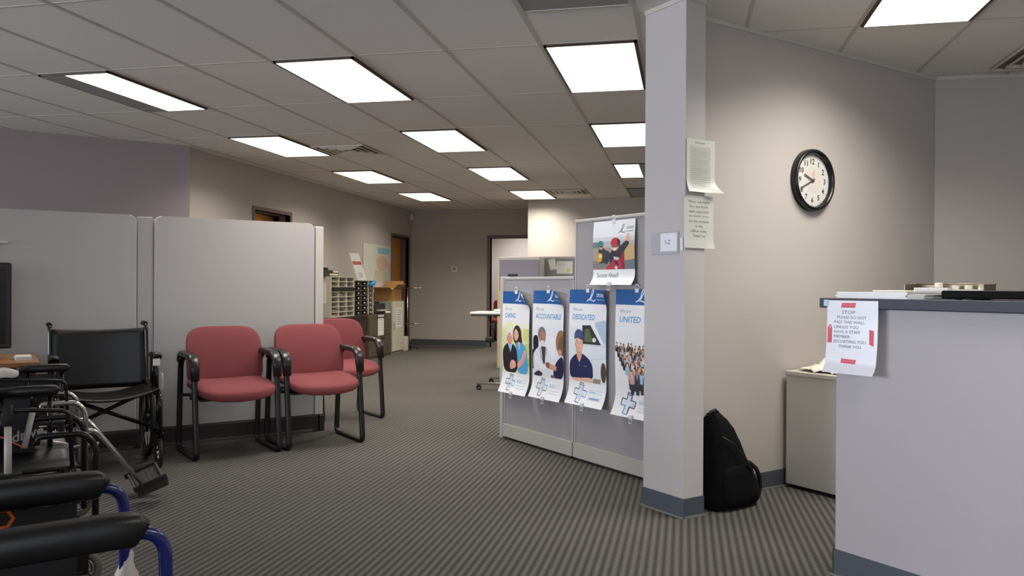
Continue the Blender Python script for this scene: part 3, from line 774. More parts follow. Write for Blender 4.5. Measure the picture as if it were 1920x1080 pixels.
t = thing('office_chair', 'dark red chair back seen through the far doorway', 'chair', (-4.02, 17.0, 0), -.6)
MB().sell(.24, .05, .22, M=Matrix.Translation((0, .2, .66))).sell(.24, .24, .05, M=Matrix.Translation((0, 0, .44))).build('upholstery', mat('far_red', (136, 62, 66), .85), t)
for x in (-.2, .2):
    for y in (-.2, .2): MB().cyl((x, y, 0), (x, y, .42), .014, 8).build('leg', BLK, t)

# ------------------------------------------------------------------ clock
def on45(x, z, y=0): # point on the clock wall frame
    return (x * .70711 - (3.1537 + y) * .70711, x * .70711 + (3.1537 + y) * .70711, z)
BL = mat('clock_black', (20, 19, 20), .3)
c0 = (.753, 5.213, 1.84)
t = thing('wall_clock', 'round black rimmed wall clock with white face', 'clock', c0, A45)
MB().lathe([(.160, -.010), (.160, -.024), (.167, -.038), (.176, -.044), (.184, -.040), (.190, -.030), (.192, 0), (.160, 0)], axis='y', n=64).build('rim', BL, t)
s = Sheet(.322, .322, mat('clock_paper', (206, 204, 198), .5)); s.bm.free(); s.bm = bmesh.new()
PE = (212, 196, 184); LG = (198, 200, 196)
for u, v, a, b, c in ((.40, .36, .10, .09, PE), (.47, .28, .06, .05, LG), (.62, .38, .12, .10, (210, 198, 186)), (.66, .52, .09, .10, PE), (.44, .62, .06, .12, (212, 190, 186)), (.58, .66, .10, .06, LG), (.36, .52, .06, .08, LG)): s.ell(u, v, a, b, c)
for i in range(60):
    a = i * PI / 30; r0, r1 = (.455, .485)
    s.stroke([(.5 + r0 * math.sin(a), .5 - r0 * math.cos(a)), (.5 + r1 * math.sin(a), .5 - r1 * math.cos(a))], .0028 if i % 5 == 0 else .0012, (30, 30, 32))
for i in range(1, 13):
    a = i * PI / 6; s.text(str(i), .5 + .365 * math.sin(a), .5 - .365 * math.cos(a) + .05, .10, (34, 33, 36), center=True)
fo = MB().lathe([(.161, -.0105), (.161, -.0095)], axis='y', n=64).build('face', s.mats[0], t)
s.build('dial_print', lambda px, pz, d: (px - .161, -(.0107 + d), .161 - pz), fo, 1, 1, base=False)
h = MB()
def hand(ang, L, w, d):
    M = Matrix.Translation((0, -d, 0)) @ Matrix.Rotation(ang, 4, 'Y')
    h.boxm(w, .0012, L * 1.18, M @ Matrix.Translation((0, 0, L * .41)))
hand(math.radians(292), .085, .0085, .017); hand(math.radians(245), .118, .006, .019)
h.cyl((0, -.012, 0), (0, -.022, 0), .008); h.build('hands', mat('hand_grey', (70, 66, 66), .4), t)
h = MB(); M = Matrix.Translation((0, -.021, 0)) @ Matrix.Rotation(math.radians(5), 4, 'Y'); h.boxm(.002, .001, .075, M @ Matrix.Translation((0, 0, .028))); h.build('second_hand', mat('clock_grey', (96, 92, 90), .4), t)
t_glass = None

# ------------------------------------------------------------------ papers and card on the column
CR0 = (.0005, 4.1965)
def line_block(u, v0, dv, widths, h, col): return [(u, v0 + i * dv, w_, h, col) for i, w_ in enumerate(widths)]
def col_paper(name, label, x, z, rz, W, H, extra, curlx=.0, low=.0, paper=None):
    t = thing(name, label, 'paper', (CR0[0] + x * .7071, CR0[1] + x * .7071, z), rz); s = Sheet(W, H, paper or mat('notice_paper', (206, 205, 198), .45)); extra(s)
    def fn(px, pz, d):
        b = max(0, pz / H - .72) / .28; c = max(0, px / W - .6) / .4
        return (px + low * b * b * c, -(.004 + d + curlx * b * b * (.4 + .6 * c)), -pz)
    s.build('sheet', fn, t, 8, 14); return t
def ex1(s):
    s.rect(.12, .14, .84, .94, (186, 188, 180)); s.text('Notes', .30, .085, .04, (80, 80, 82), .34, shear=.3)
    for i in range(18): s.rect(.17, .19 + i * .04, .17 + (.58 if i % 4 else .40), .197 + i * .04, (160, 162, 156))
def ex2(s):
    for i, (tx, w_) in enumerate((('Please wait here', .70), ('For the front', .62), ('desk associate', .66), ('to assist you.', .68), ('Do not continue', .66), ('to the', .26), ('office area.', .56), ('Thank You', .42))):
        s.text(tx, .5, .145 + i * .092, .048, (86, 86, 84), w_, center=True)
col_paper('notice_sheet', 'pale printed sheet, the upper of two taped to the column side', .004, 1.945, A45, .205, .275, ex1, .05, .02)
col_paper('notice_sheet', 'pale sheet of large print lines, the lower of two on the column side', -.012, 1.655, A45, .212, .272, ex2, .012)
t = thing('card_holder', 'small white card reading 1-Z on the column face', 'card', (COLO[0] + .06 * .7071, COLO[1] - .06 * .7071, 1.365), -A45)
MB().box(0, .20, -.006, 0, -.012, .105, .002).build('backing', mat('holder_grey', (176, 174, 180), .4), t)
s = Sheet(.122, .094, mat('card_white', (232, 232, 238), .4)); s.text('1-Z', .30, .62, .24, (70, 70, 76), .30)
s.build('card', lambda px, pz, d: (.070 + px, -.0075 - d, .098 - pz), t, 2, 4)
MB().box(.212, .232, -.006, 0, .005, .07, .001).build('tape', mat('tape_white', (226, 224, 228), .3), t)

# ------------------------------------------------------------------ backpack
BAG = mat('black_nylon', (10, 10, 11), .9, spec=.2, noise=.2, nscale=40, bump=.25); BAGT = mat('black_webbing', (12, 11, 12), .7)
t = thing('backpack', 'black backpack slumped on the floor behind the column', 'backpack', (.205, 4.475, 0), A45)
# side view outline on the wall plane: tall at the column, sloping down to the right; z, left x, right x, depth
PROF = [(.004, -.12, .19, .075), (.03, -.13, .235, .095), (.08, -.13, .235, .105), (.14, -.13, .205, .105), (.20, -.13, .160, .10), (.28, -.125, .115, .095), (.36, -.12, .072, .085), (.43, -.115, .030, .072), (.48, -.11, -.005, .055), (.508, -.10, -.04, .032), (.514, -.085, -.06, .012)]
b = MB(); rings = []
for i_, (z, xl, xr, dp) in enumerate(PROF):
    ring = []
    for k_ in range(28):
        a = 2 * PI * k_ / 28; c_, q_ = math.cos(a), math.sin(a)
        ring.append(b.bm.verts.new(((xl + xr) / 2 + math.copysign(abs(c_) ** .6, c_) * (xr - xl) / 2 + .004 * math.sin(5 * a + i_), math.copysign(abs(q_) ** .6, q_) * dp + .004 * math.sin(3 * a + 2 * i_), z)))
    rings.append(ring)
for A_, B_ in zip(rings, rings[1:]):
    for k_ in range(28):
        f_ = b.bm.faces.new((A_[k_], A_[(k_ + 1) % 28], B_[(k_ + 1) % 28], B_[k_])); f_.smooth = True
b.bm.faces.new(rings[0][::-1]); b.bm.faces.new(rings[-1])
b.build('body', BAG, t)
MB().sell(.115, .022, .105, .5, .6, 28, 16, M=Matrix.Translation((.02, -.093, .135))).build('front_pocket', BAG, t)
MB().tube([(-.11, .0, .495), (-.10, -.01, .520), (-.07, -.01, .528), (-.045, -.005, .512), (-.02, 0, .485)], .009, 8).build('grab_handle', BAGT, t)
MB().tube([(.125, -.03, .235), (.17, -.04, .225), (.215, -.045, .19), (.245, -.045, .14), (.255, -.04, .08), (.245, -.035, .03), (.215, -.03, .015)], .012, 8).build('strap', BAGT, t)
MB().tube([(-.10, -.088, .40), (-.03, -.105, .36), (.04, -.115, .28), (.10, -.112, .20)], .004, 6).build('zipper', mat('zip_grey', (24, 23, 25), .5), t)

# ------------------------------------------------------------------ low cabinet by the clock wall
CABM = mat('cabinet_putty', (198, 194, 184), .45)
t = thing('storage_cabinet', 'low putty coloured cabinet between clock wall and reception counter', 'cabinet', (.594, 5.014, 0), -A45)
MB().box(0, .90, 0, .50, .022, .664, .003).build('body', CABM, t)
MB().box(-.004, .905, -.008, .505, .664, .690, .004).build('top', CABM, t)
MB().box(.012, .89, .02, .48, 0, .022).build('plinth', DARK, t)
def crumple(name, label, cat, org, rz, W, D, amp, m, seed, z=0.002, n=14):
    rnd = random.Random(seed); g = [[rnd.uniform(0, 1) for _ in range(n + 1)] for _ in range(n + 1)]
    b = MB().sheet(lambda u, v: (u * W + .01 * math.sin(v * 9), v * D + .01 * math.sin(u * 11), z + amp * g[round(v * n)][round(u * n)] * (.25 + math.sin(PI * u) * math.sin(PI * v))), n, n, .0015)
    o = b.build(name, m); o.location = org; o.rotation_euler = (0, 0, rz); return tag(o, label, cat)
LOOSE = mat('loose_paper', (224, 220, 206), .55)
crumple('crumpled_paper', 'heap of crumpled white paper on the low putty cabinet', 'paper', (.648, 5.005, .690), -A45, .30, .30, .075, LOOSE, 5)

# ------------------------------------------------------------------ reception counter
CTOP = mat('counter_laminate', (56, 59, 71), .6, noise=.06, nscale=90)
CWALL = mat('counter_paint', (176, 171, 174), .7, bump=.05, nscale=220)
CO = (.613, 3.515)
def co(x, y, z): return (CO[0] + x * .7071 + y * .7071, CO[1] - x * .7071 + y * .7071, z)
t = thing('reception_counter', 'grey painted reception counter with dark laminate top', 'counter', (CO[0], CO[1], 0), -A45)
MB().box(0, 2.6, 0, .13, 0, 1.098).build('half_wall', CWALL, t)
MB().box(-.058, 2.66, -.035, .36, 1.100, 1.140, .003).build('countertop', CTOP, t)
b = MB(); b.box(-.008, 2.6, -.008, 0, 0, .108).box(-.008, 0, -.008, .13, 0, .108); b.mi = 1; b.box(-.016, 2.6, -.016, -.008, 0, .008); b.build('base_strip', [BASE, TOE], t)
for x in (.1, 1.2, 2.4): MB().prism([(0, 0), (.20, 0), (0, -.20)], -.01, .01, Matrix.Translation((x, .13, 1.099)) @ Matrix.Rotation(PI / 2, 4, 'Z') @ Matrix.Rotation(PI / 2, 4, 'X')).build('bracket', CTOP, t)
RED = (212, 62, 84)
t = thing('stop_sign_sheet', 'white paper headed STOP with red tape on the reception counter', 'sign', co(0, 0, 1.1375), -A45)
s = Sheet(.226, .292, mat('sign_paper', (222, 221, 230), .3)); INK = (70, 74, 92)
for i, (tx, u, w_) in enumerate((('STOP', .30, .26), ('PLEASE DO NOT', .21, .57), ('PASS THIS WALL', .15, .60), ('UNLESS YOU', .15, .48), ('HAVE A STAFF', .15, .52), ('MEMBER', .15, .32), ('ESCORTING YOU', .15, .63), ('THANK YOU', .25, .44))):
    s.text(tx, u, .185 + i * .0665, .047 if i == 0 else .040, INK, w_)
s.poly([(.30, .035), (.58, .030), (.56, .095), (.28, .10)], RED); s.poly([(.32, .80), (.62, .805), (.60, .865), (.32, .86)], RED)
s.poly([(.02, .36), (.07, .33), (.11, .38), (.11, .59), (.02, .59)], RED, True); s.poly([(.84, .385), (.93, .40), (.93, .61), (.85, .585)], RED)
s.poly([(.02, .36), (.06, .345), (.10, .40)], (236, 150, 168)); s.rect(.30, .055, .57, .065, (226, 110, 130)); s.rect(.33, .825, .60, .832, (226, 110, 130))
s.build('sheet', lambda px, pz, d: (-.018 + px - .014 * max(0, pz / .292 - .6), -(.0375 + d + .012 * max(0, pz / .292 - .25) + .02 * max(0, (pz / .292 - .85) / .15) ** 2), -.006 - pz), t, 8, 16)
MB().box(-.035, -.012, -.0375, -.0355, -.030, -.004).build('tape', mat('clear_tape', (170, 190, 225), .15), t)
def pages(name, label, org, rz, W, D, H, n, m, cat='papers'):
    t = thing(name, label, cat, org, rz); rnd = random.Random(n * 7)
    b = MB()
    for i in range(n):
        j = rnd.uniform(-.006, .006); k_ = rnd.uniform(-.006, .006); b.box(j, W + j, k_, D + k_, H * i / n, H * (i + .85) / n)
    b.build('sheets', m, t); return t
PG = mat('page_edges', (206, 204, 198), .6)
st = pages('paper_stack', 'stack of papers in clear sleeves at the counter corner', co(-.015, .02, 1.1405), -A45 + .03, .30, .23, .026, 9, mat('sleeve_plastic', (180, 180, 178), .2))
pages('paper_stack', 'loose stack of letters lying in front of the wire tray', co(.305, .0, 1.1405), -A45 - .08, .07, .20, .020, 7, PG)
o = MB().box(0, .13, 0, .10, 0, .006, .002).build('folded_receipt', mat('cream_paper', (236, 230, 212), .6)); o.location = co(.12, .06, 1.1675); o.rotation_euler = (0, 0, -A45 + .2); tag(o, 'small cream folded slip on top of the sleeve stack', 'paper')
t = thing('letter_tray', 'bronze letter tray with clips and papers at the back of the counter', 'tray', co(.13, .265, 1.141), -A45)
WIRE = mat('bronze_wire', (120, 110, 92), .4, .5)
f = MB()
f.box(0, .32, 0, .09, 0, .004).box(0, .32, .086, .09, .004, .058).box(0, .004, 0, .09, .004, .058).box(.316, .32, 0, .09, .004, .058).box(0, .32, 0, .004, .004, .02)
f.tube([(0, .088, .058), (.32, .088, .058)], .004, 8); f.build('tray', WIRE, t)
pp = MB(); pp.box(.03, .17, .02, .08, .005, .044).box(.19, .30, .03, .08, .005, .038); pp.build('letters', WHITE, t)
MB().box(.105, .125, .04, .07, .044, .064, .003).build('clip', mat('clip_ivory', (214, 208, 190), .5), t); MB().box(.175, .19, .04, .07, .02, .053, .003).build('clip', mat('clip_ivory', (214, 208, 190), .5), t)
cc = MB().box(.225, .24, .04, .07, .038, .054, .003); cc.build('clip', MATS['clip_ivory'], t)
cc = MB(); cc.prism([(0, 0), (.035, 0), (.012, .05)], 0, .03, Matrix.Translation((.27, .07, .008)) @ Matrix.Rotation(PI / 2, 4, 'X')); cc.build('clip', mat('clip_ivory', (214, 208, 190), .5), t)
t = thing('document_case', 'flat black case lying on the counter top at the right edge', 'case', co(.42, .02, 1.141), -A45)
MB().box(0, .75, 0, .26, .004, .034, .006).build('shell', mat('case_black', (12, 11, 14), .7, spec=.15), t)
for x in (.05, .7):
    for y in (.03, .23): MB().cyl((x, y, 0), (x, y, .005), .012, 10).build('rubber_foot', RUB, t)

# ------------------------------------------------------------------ left partition with rounded screens
LSCR = mat('screen_grey', (178, 174, 172), .55); LPOST = mat('screen_post', (176, 171, 168), .5); LBASE = mat('screen_base', (40, 35, 32), .5)
LP = (-2.881, 6.098)                      # right end on the floor, local x runs left with negative values
def rr(x0, x1, z0, z1, r, n=8):
    P = [(x0, z0), (x1, z0)]
    for cx, cz, a0 in ((x1 - r, z1 - r, 0), (x0 + r, z1 - r, PI / 2)):
        P += [(cx + r * math.cos(a0 + PI / 2 * i / n), cz + r * math.sin(a0 + PI / 2 * i / n)) for i in range(n + 1)]
    return P
RX = Matrix.Rotation(PI / 2, 4, 'X')
def screen(x0, x1, label, rail=False):
    t = thing('room_divider', label, 'room divider', (LP[0], LP[1], 0), A45, 'grey screens behind the chairs')
    MB().prism(rr(x0, x1, .13, 1.682, .05), -.045, 0, RX @ Matrix.Translation((0, 0, 0)), .006).build('panel', LSCR, t)
    MB().box(x0 - .005, x1 + .03, -.03, .10, 0, .128, .006).build('base', LBASE, t)
    MB().box(x0 + .02, x1 - .02, -.042, -.030, .004, .022).build('base_edge', mat('base_trim', (90, 84, 78), .4), t)
    if rail: MB().box(-2.9, -2.19, -.03, -.001, 1.452, 1.462).build('rail', mat('rail_white', (206, 200, 192), .4), t)
    return t
screen(-1.282, -.080, 'large pale grey screen behind the red chairs')
screen(-2.95, -1.400, 'grey screen behind the wheelchairs at the left edge', True)
t = thing('divider_post', 'slim grey post joining the two grey screens', 'post', (LP[0], LP[1], 0), A45)
MB().box(-1.393, -1.289, .012, .06, .13, 1.672, .004).build('post', LPOST, t)
t = thing('divider_post', 'pale end post at the right edge of the large grey screen', 'post', (LP[0], LP[1], 0), A45)
MB().box(-.072, -.004, -.004, .06, .13, 1.660, .006).build('post', mat('end_post', (196, 190, 184), .5), t)
MB().box(-.04, .0, -.03, .07, 0, .128, .006).build('foot', LBASE, t)

# ------------------------------------------------------------------ red guest chairs
REDF = mat('red_fabric', (128, 61, 64), .9, noise=.06, nscale=320, bump=.12); ARMB = mat('arm_plastic', (30, 28, 29), .32); CFR = mat('chair_frame', (24, 22, 24), .35)
def guest_chair(label, loc, rz):
    t = thing('guest_chair', label, 'chair', loc, rz, 'red guest chairs')
    def ws(p):   # seat: rounded corners, thick in the middle, thin at the sides, waterfall front
        a = p.x / .266; f_ = max(0, -p.y / .25); low = p.z < 0
        z = p.z * (1 - .42 * a * a) if low else p.z
        return (p.x, p.y * (1 - .10 * a * a), z - .030 * f_ * f_ + .018 * a * a * (1 if low else .8) + .012 * (p.y / .25))
    MB().sell(.272, .255, .046, .42, .40, 44, 18, M=Matrix.Translation((0, -.095, .455)), warp=ws).build('seat', REDF, t)
    def wb(p):   # back: rounded upper corners, dished, reaching down to the seat
        k_ = (p.z + .24) / .48
        return (p.x * (1.0 - .03 * k_), p.y - .03 * (abs(p.x) / .27) ** 2 + .05 * k_ * k_ - .02 * math.sin(PI * k_), p.z)
    MB().sell(.272, .036, .232, .46, .46, 44, 24, M=Matrix.Translation((.01, .135, .652)) @ Matrix.Rotation(-.12, 4, 'X'), warp=wb).build('backrest', REDF, t)
    MB().sell(.225, .018, .19, .4, .4, 30, 10, M=Matrix.Translation((.01, .167, .640)) @ Matrix.Rotation(-.13, 4, 'X')).build('back_shell', ARMB, t)
    u = MB(); u.box(-.24, .24, -.22, .16, .385, .403, .005).tube([(-.28, -.10, .40), (.28, -.10, .40)], .011, 10).tube([(-.28, .11, .40), (.28, .11, .40)], .011, 10)
    u.box(-.025, .025, .14, .185, .388, .40).box(-.03, .03, .165, .185, .39, .60); u.build('under_frame', CFR, t)
    for x in (-.281, .281):
        P = bend([(x, -.16, .665), (x, -.215, .64), (x, -.295, .012), (x, .215, .012), (x, .165, .62), (x, .11, .672)], .045, 6)
        MB().ribbon([(p.x, p.y, p.z) for p in P], .040, .024, 12, .6).build('sled_leg', CFR, t)
        P = bend([(x, .168, .640), (x, .115, .698), (x, -.165, .692), (x, -.222, .650), (x, -.242, .530)], .05, 7)
        MB().ribbon([(p.x, p.y, p.z) for p in P], .064, .040, 16, .55).build('armrest', ARMB, t)
    return t
CE = (.680, .733); CRZ = math.atan2(CE[1], CE[0])
def chair_at(k, back=0):   # k-th place along the row, measured from the left front foot
    n = (-CE[1], CE[0]); a = .280 + .636 * k
    return (-3.172 + CE[0] * a + n[0] * (.295 + back), 4.796 + CE[1] * a + n[1] * (.295 + back), 0)
g0 = guest_chair('red guest chair beside the wide black wheelchair', chair_at(0), CRZ)
dup(g0, chair_at(1), CRZ - .01, 'red guest chair in the middle, right arm clear of the screen end')
dup(g0, chair_at(1.96, .92), CRZ + .01, 'red guest chair standing behind the end of the large grey screen')

# ------------------------------------------------------------------ wheelchairs (local -y is forward)
VIN = mat('black_vinyl', (14, 13, 14), .4, bump=.12, nscale=14); TYRE = mat('tyre_rubber', (26, 25, 25), .8); GREYR = mat('grey_tyre', (92, 86, 78), .7)
BFR = mat('black_tube', (16, 15, 17), .22); BLUEF = mat('blue_tube', (22, 30, 96), .22, spec=.7)
def wheel(parent, x, y, z, R, name, tyre=TYRE, hub=CHROME, spokes=16, tr=.016, handrim=0):
    w = MB().torus((x, y, z), (1, 0, 0), R - tr, tr, 36, 8).build(name, tyre, parent)
    h = MB().torus((x, y, z), (1, 0, 0), R - 2 * tr - .004, .008, 32, 6).cyl((x - .028, y, z), (x + .028, y, z), .022, 14)
    for i in range(spokes):
        a = 2 * PI * i / spokes; d = (R - 2 * tr - .004)
        h.cyl((x + .018 * (-1) ** i, y, z), (x, y + d * math.cos(a), z + d * math.sin(a)), .0022 if spokes > 8 else .008, 6)
    h.build('spoked_rim', hub, w)
    if handrim: MB().torus((x + handrim, y, z), (1, 0, 0), R - .035, .008, 36, 8).build('hand_rim', CHROME, w)
    return w
def sleeve_sheet(fn, th, m, name, parent, nu=10, nv=10): return MB().sheet(fn, nu, nv, th).build(name, m, parent)
def wheelchair(label, loc, rz, w, fr=BFR, seat=.50, arms=('pad', 'pad'), big=.30, armz=.74, backz=.92, front=.27, hang=(False, False), hangm=CHROME, armlen=.26, armx=0.0, casterR=.10, fronttube=None, castm=GREYR, sag=.03, full=False, fbend=None, woff=.045, rim=True, padt=.044, bdrop=.04):
    t = thing('wheelchair', label, 'wheelchair', loc, rz)
    fz = fronttube or seat - .02; fbm = fbend or fr
    for i, sx in enumerate((-1, 1)):
        x = sx * w / 2
        f = MB()
        f.tube(bend([(x, .20, .16), (x, .21, seat), (x, .25, backz), (x, .35, backz + .005)], .05), .0125, 10)
        f.tube([(x, .21, .22), (x, -front + .02, .22)], .0125, 10).tube([(x, .20, seat - .02), (x, -front + .09, seat - .02)], .0125, 10)
        if not full: f.tube([(x, -front + .07, .22), (x, -front + .07, seat)], .0125, 10)
        f.build('side_frame', fr, t)
        if full:
            MB().tube(bend([(x, .22, armz - .022), (x, -front + .006, armz - .024), (x, -front - .004, .18)], .055, 8), .0125, 12).tube(bend([(x, -front - .004, .30), (x, -front + .07, .36), (x, .20, .36)], .04), .011, 10).build('arm_tube', fr, t)
        else:
            MB().tube(bend([(x, -front + .17, fz - .03), (x, -front + .165, fz), (x, -front + .01, fz), (x, -front - .03, fz - .05), (x, -front - .03, .20)], .055, 8), .0125, 12).build('front_tube', fbm, t)
        MB().tube([(x, .29, backz + .006), (x, .40, backz + .006)], .017, 12).build('push_grip', RUB, t)
        kind = arms[i]
        if kind == 'pad':
            y0 = -front + .05 + armx
            MB().ribbon([(x, y0 + armlen, armz - .018), (x, y0 + armlen * .5, armz - .014), (x, y0 + .05, armz - .014), (x, y0 + .012, armz - .016), (x, y0, armz - .024)], .056 if padt < .05 else .064, padt, 16, .6).build('arm_pad', VIN, t)
            if not full:
                q = MB(); q.tube([(x, y0 + armlen * .8, armz - .03), (x, y0 + armlen * .8, seat - .03)], .011, 8).tube([(x, y0 + .03, armz - .03), (x, y0 + .03, seat - .03)], .011, 8); q.build('arm_post', fr, t)
                MB().box(x - .004, x + .004, y0 + .07, y0 + armlen + .09, seat + .01, armz - .045, .003).build('skirt_guard', VIN, t)
            elif i == 1: MB().box(x - .004, x + .004, -front + .10, .19, .40, armz - .05, .003).build('skirt_guard', VIN, t)
        elif kind == 'rod':
            MB().tube(bend([(x, .22, armz - .01), (x, -front + .16, armz - .035), (x, -front + .06, armz - .045), (x, -front + .05, seat)], .03, 5), .008, 8).build('arm_rod', fr, t)
        wx = x + sx * woff
        if big > .2: wheel(t, wx, .14, big + .002, big, 'rear_wheel', handrim=sx * .03 if rim else 0, hub=CHROME if rim else BLK)
        else: wheel(t, wx, .17, big + .002, big, 'rear_wheel', spokes=8)
        cw = wheel(t, x, -front + .02, casterR + .001, casterR, 'caster', castm, spokes=5, tr=.014)
        q = MB()
        for dx in (-.026, .026): q.box(x + dx - .003, x + dx + .003, -front - .005, -front + .045, casterR - .01, casterR * 2 + .02)
        q.box(x - .029, x + .029, -front - .01, -front + .05, casterR * 2 + .012, casterR * 2 + .024).cyl((x, -front + .03, casterR * 2 + .02), (x, -front + .03, casterR * 2 + .09), .016, 12)
        q.cyl((x - .04, -front + .02, casterR), (x + .04, -front + .02, casterR), .007, 8); q.build('caster_fork', fr, t)
    q = MB(); a = w / 2 - .015
    q.tube([(-a, -.02, .23), (a, -.02, seat - .03)], .013, 10).tube([(a, .02, .23), (-a, .02, seat - .03)], .013, 10).cyl((0, -.06, seat / 2 + .10), (0, .06, seat / 2 + .10), .014, 10); q.build('cross_brace', fr, t)
    sleeve_sheet(lambda u, v: ((u - .5) * w, -front + .02 + v * (front + .17), seat + .004 - sag * 4 * u * (1 - u)), .012, VIN, 'seat', t)
    bz0, bz1 = seat + bdrop, backz - .02
    sleeve_sheet(lambda u, v: ((u - .5) * (w + .02), .205 + .06 * v + .035 * 4 * u * (1 - u), bz0 + v * (bz1 - bz0) - .012 * 4 * u * (1 - u) * (v > .9)), .014, VIN, 'backrest', t)
    for i, sx in enumerate((-1, 1)):
        if not hang[i]: continue
        x = sx * (w / 2 - .015); L = hang[i]
        hg = MB().tube(bend([(x, -front + .06, seat - .06), (x, -front - .07, seat - .055), (x - sx * .01, -front - .10, seat - .09), (x - sx * .02, -front - L, .125)], .05, 7), .011, 10).tube([(x, -front + .04, seat - .13), (x, -front - .09, seat - .125)], .011, 10).build('footrest_hanger', hangm, t)
        M = Matrix.Translation((x - sx * .02, -front - L - .01, .115)) @ Matrix.Rotation(-.35, 4, 'X')
        MB().boxm(.016, .17, .03, M @ Matrix.Translation((0, -.03, 0)), .003).build('foot_bracket', BLK, hg)
        p = MB(); M2 = M @ Matrix.Rotation(sx * -.55, 4, 'Y')
        p.boxm(.15, .15, .010, M2 @ Matrix.Translation((-sx * .085, -.04, .0)), .003)
        for k_ in range(6): p.boxm(.14, .006, .004, M2 @ Matrix.Translation((-sx * .085, -.10 + k_ * .024, .006)))
        p.boxm(.15, .012, .026, M2 @ Matrix.Translation((-sx * .085, -.115, .008)), .003).boxm(.15, .012, .026, M2 @ Matrix.Translation((-sx * .085, .035, .008)), .003)
        p.build('footplate', mat('footplate_grey', (66, 64, 60), .5), hg)
    return t
def d12(d1, d2): return (d1 * .70711 - d2 * .70711, d1 * .70711 + d2 * .70711, 0)
# wide chair by the screen, facing the room
WA = wheelchair('wide black wheelchair in front of the grey screens, facing the room', d12(.612, 5.855), A45, .585, seat=.505, arms=('pad', 'pad'), armx=.03, armlen=.20, front=.30, big=.27, sag=.055, backz=.90, castm=TYRE, armz=.73, woff=-.01, rim=False, bdrop=-.03)
x = .585 / 2
MB().box(x - .03, x + .012, -.235, -.225, .655, .70).build('white_tag', WHITE, WA)
MB().sell(.008, .03, .06, .6, .7, 16, 10, M=Matrix.Translation((x + .012, -.30, .555))).build('white_cloth', mat('rag_white', (176, 170, 162), .9, bump=.3, nscale=30), WA)
# two chairs side by side, facing right
WB = wheelchair('black wheelchair with chrome front tubes and footplates, next to the wide one', d12(.10, 4.80), 3 * A45, .42, seat=.49, arms=('rod', 'pad'), front=.27, fronttube=.585, hang=(.30, .30), fbend=CHROME, armx=-.03, armlen=.24, casterR=.09, big=.15)
WC = wheelchair('black wheelchair between the blue one and the chrome one, lettered side panel', d12(.05, 3.74), 3 * A45, .47, seat=.48, arms=('rod', 'pad'), front=.26, fronttube=.605, armx=.02, armlen=.26, casterR=.075, big=.15)
# lettering on the inner side panel of the far arm
vs, fs, tw, th = text_geo('drive', .02)
lm = bpy.data.meshes.new('lettering'); kx = .115 / tw; kz = .045 / th
lm.from_pydata([(.235 - .0056, -.022 - px_ * kx, .512 + pz_ * kz + .22 * px_ * kx) for px_, pz_ in vs], [], fs); lm.materials.append(mat('letter_silver', (186, 184, 180), .5))
lo = bpy.data.objects.new('lettering', lm); C.objects.link(lo); lo.parent = WC
# blue chair in front
WD = wheelchair('blue framed wheelchair with long black arm pads, closest to the viewer', (-1.248, 1.304, 0), PI / 180 * 138, .40, fr=BLUEF, seat=.48, arms=('pad', 'pad'), full=True, front=.23, armlen=.46, big=.15, casterR=.09, backz=.90, padt=.062, armz=.748)
MB().sell(.022, .022, .08, .7, .8, 22, 18, M=Matrix.Translation((.20, -.232, .495)), warp=lambda p: (p.x * (1 + .35 * math.sin(p.z * 60)) + .006 * math.sin(p.z * 45), p.y * (1 + .3 * math.sin(p.z * 75 + 1)), p.z)).build('white_rag', mat('rag_white', (176, 170, 162), .9, bump=.3, nscale=30), WD)
q = MB()
for cx_, cz_ in ((.012, .686), (.012, .643), (.049, .664), (.049, .621), (.086, .643)):
    q.tube([(.1935, cx_ + .021 * math.cos(a * PI / 3), cz_ + .021 * math.sin(a * PI / 3)) for a in range(6)], .005, 6, closed=True)
q.build('orange_pattern', mat('orange_print', (196, 92, 26), .6), WD)
t = MB().ribbon([(0, .10, .03), (0, .05, .025), (0, -.03, .0), (0, -.10, -.045)], .03, .004).build('red_strap', mat('red_webbing', (186, 40, 38), .7)); t.location = d12(.0, 3.47)[:2] + (.62,); t.rotation_euler = (0, 0, 3 * A45); tag(t, 'red strap behind the far blue arm pad', 'strap')
# grey tubes with black feet that stand on the middle wheelchair
GT = mat('grey_tube', (182, 178, 170), .45)
for (bx, by, bz), (tx, ty, tz), lab in (((-2.69, 2.85, .487), (-2.70, 2.91, .655), 'light grey tube with a flat black foot, before the lettered panel'), ((-2.37, 2.44, .49), (-2.405, 2.475, .66), 'light grey tube with a flat black foot, at the left photo edge')):
    t = thing('grey_stick', lab, 'tube', (bx, by, bz))
    M0 = V((0, 0, .006)); T = V((tx - bx, ty - by, tz - bz))
    MB().tube([M0, T], .0125, 12).build('tube', GT, t)
    MB().boxm(.085, .05, .010, Matrix.Translation((0, 0, .005)) @ Matrix.Rotation(.8, 4, 'Z'), .003).build('foot', RUB, t)
    MB().tube([T, T * 1.45], .016, 12).build('grip', RUB, t)
PLAS = mat('clear_bag', (150, 146, 138), .12, spec=.8, bump=.6, nscale=18)
def wb2(p):
    return (p.x * (1 + .25 * math.sin(p.z * 70 + p.y * 40)), p.y * (1 + .2 * math.sin(p.x * 60)), p.z * (1 + .25 * math.sin(p.x * 50 + 1)))
o = MB().sell(.10, .09, .055, .7, .8, 40, 24, warp=wb2).build('plastic_bag', PLAS); o.location = d12(.20, 4.28)[:2] + (.43,); tag(o, 'crumpled clear plastic bag between the two black wheelchairs', 'bag')

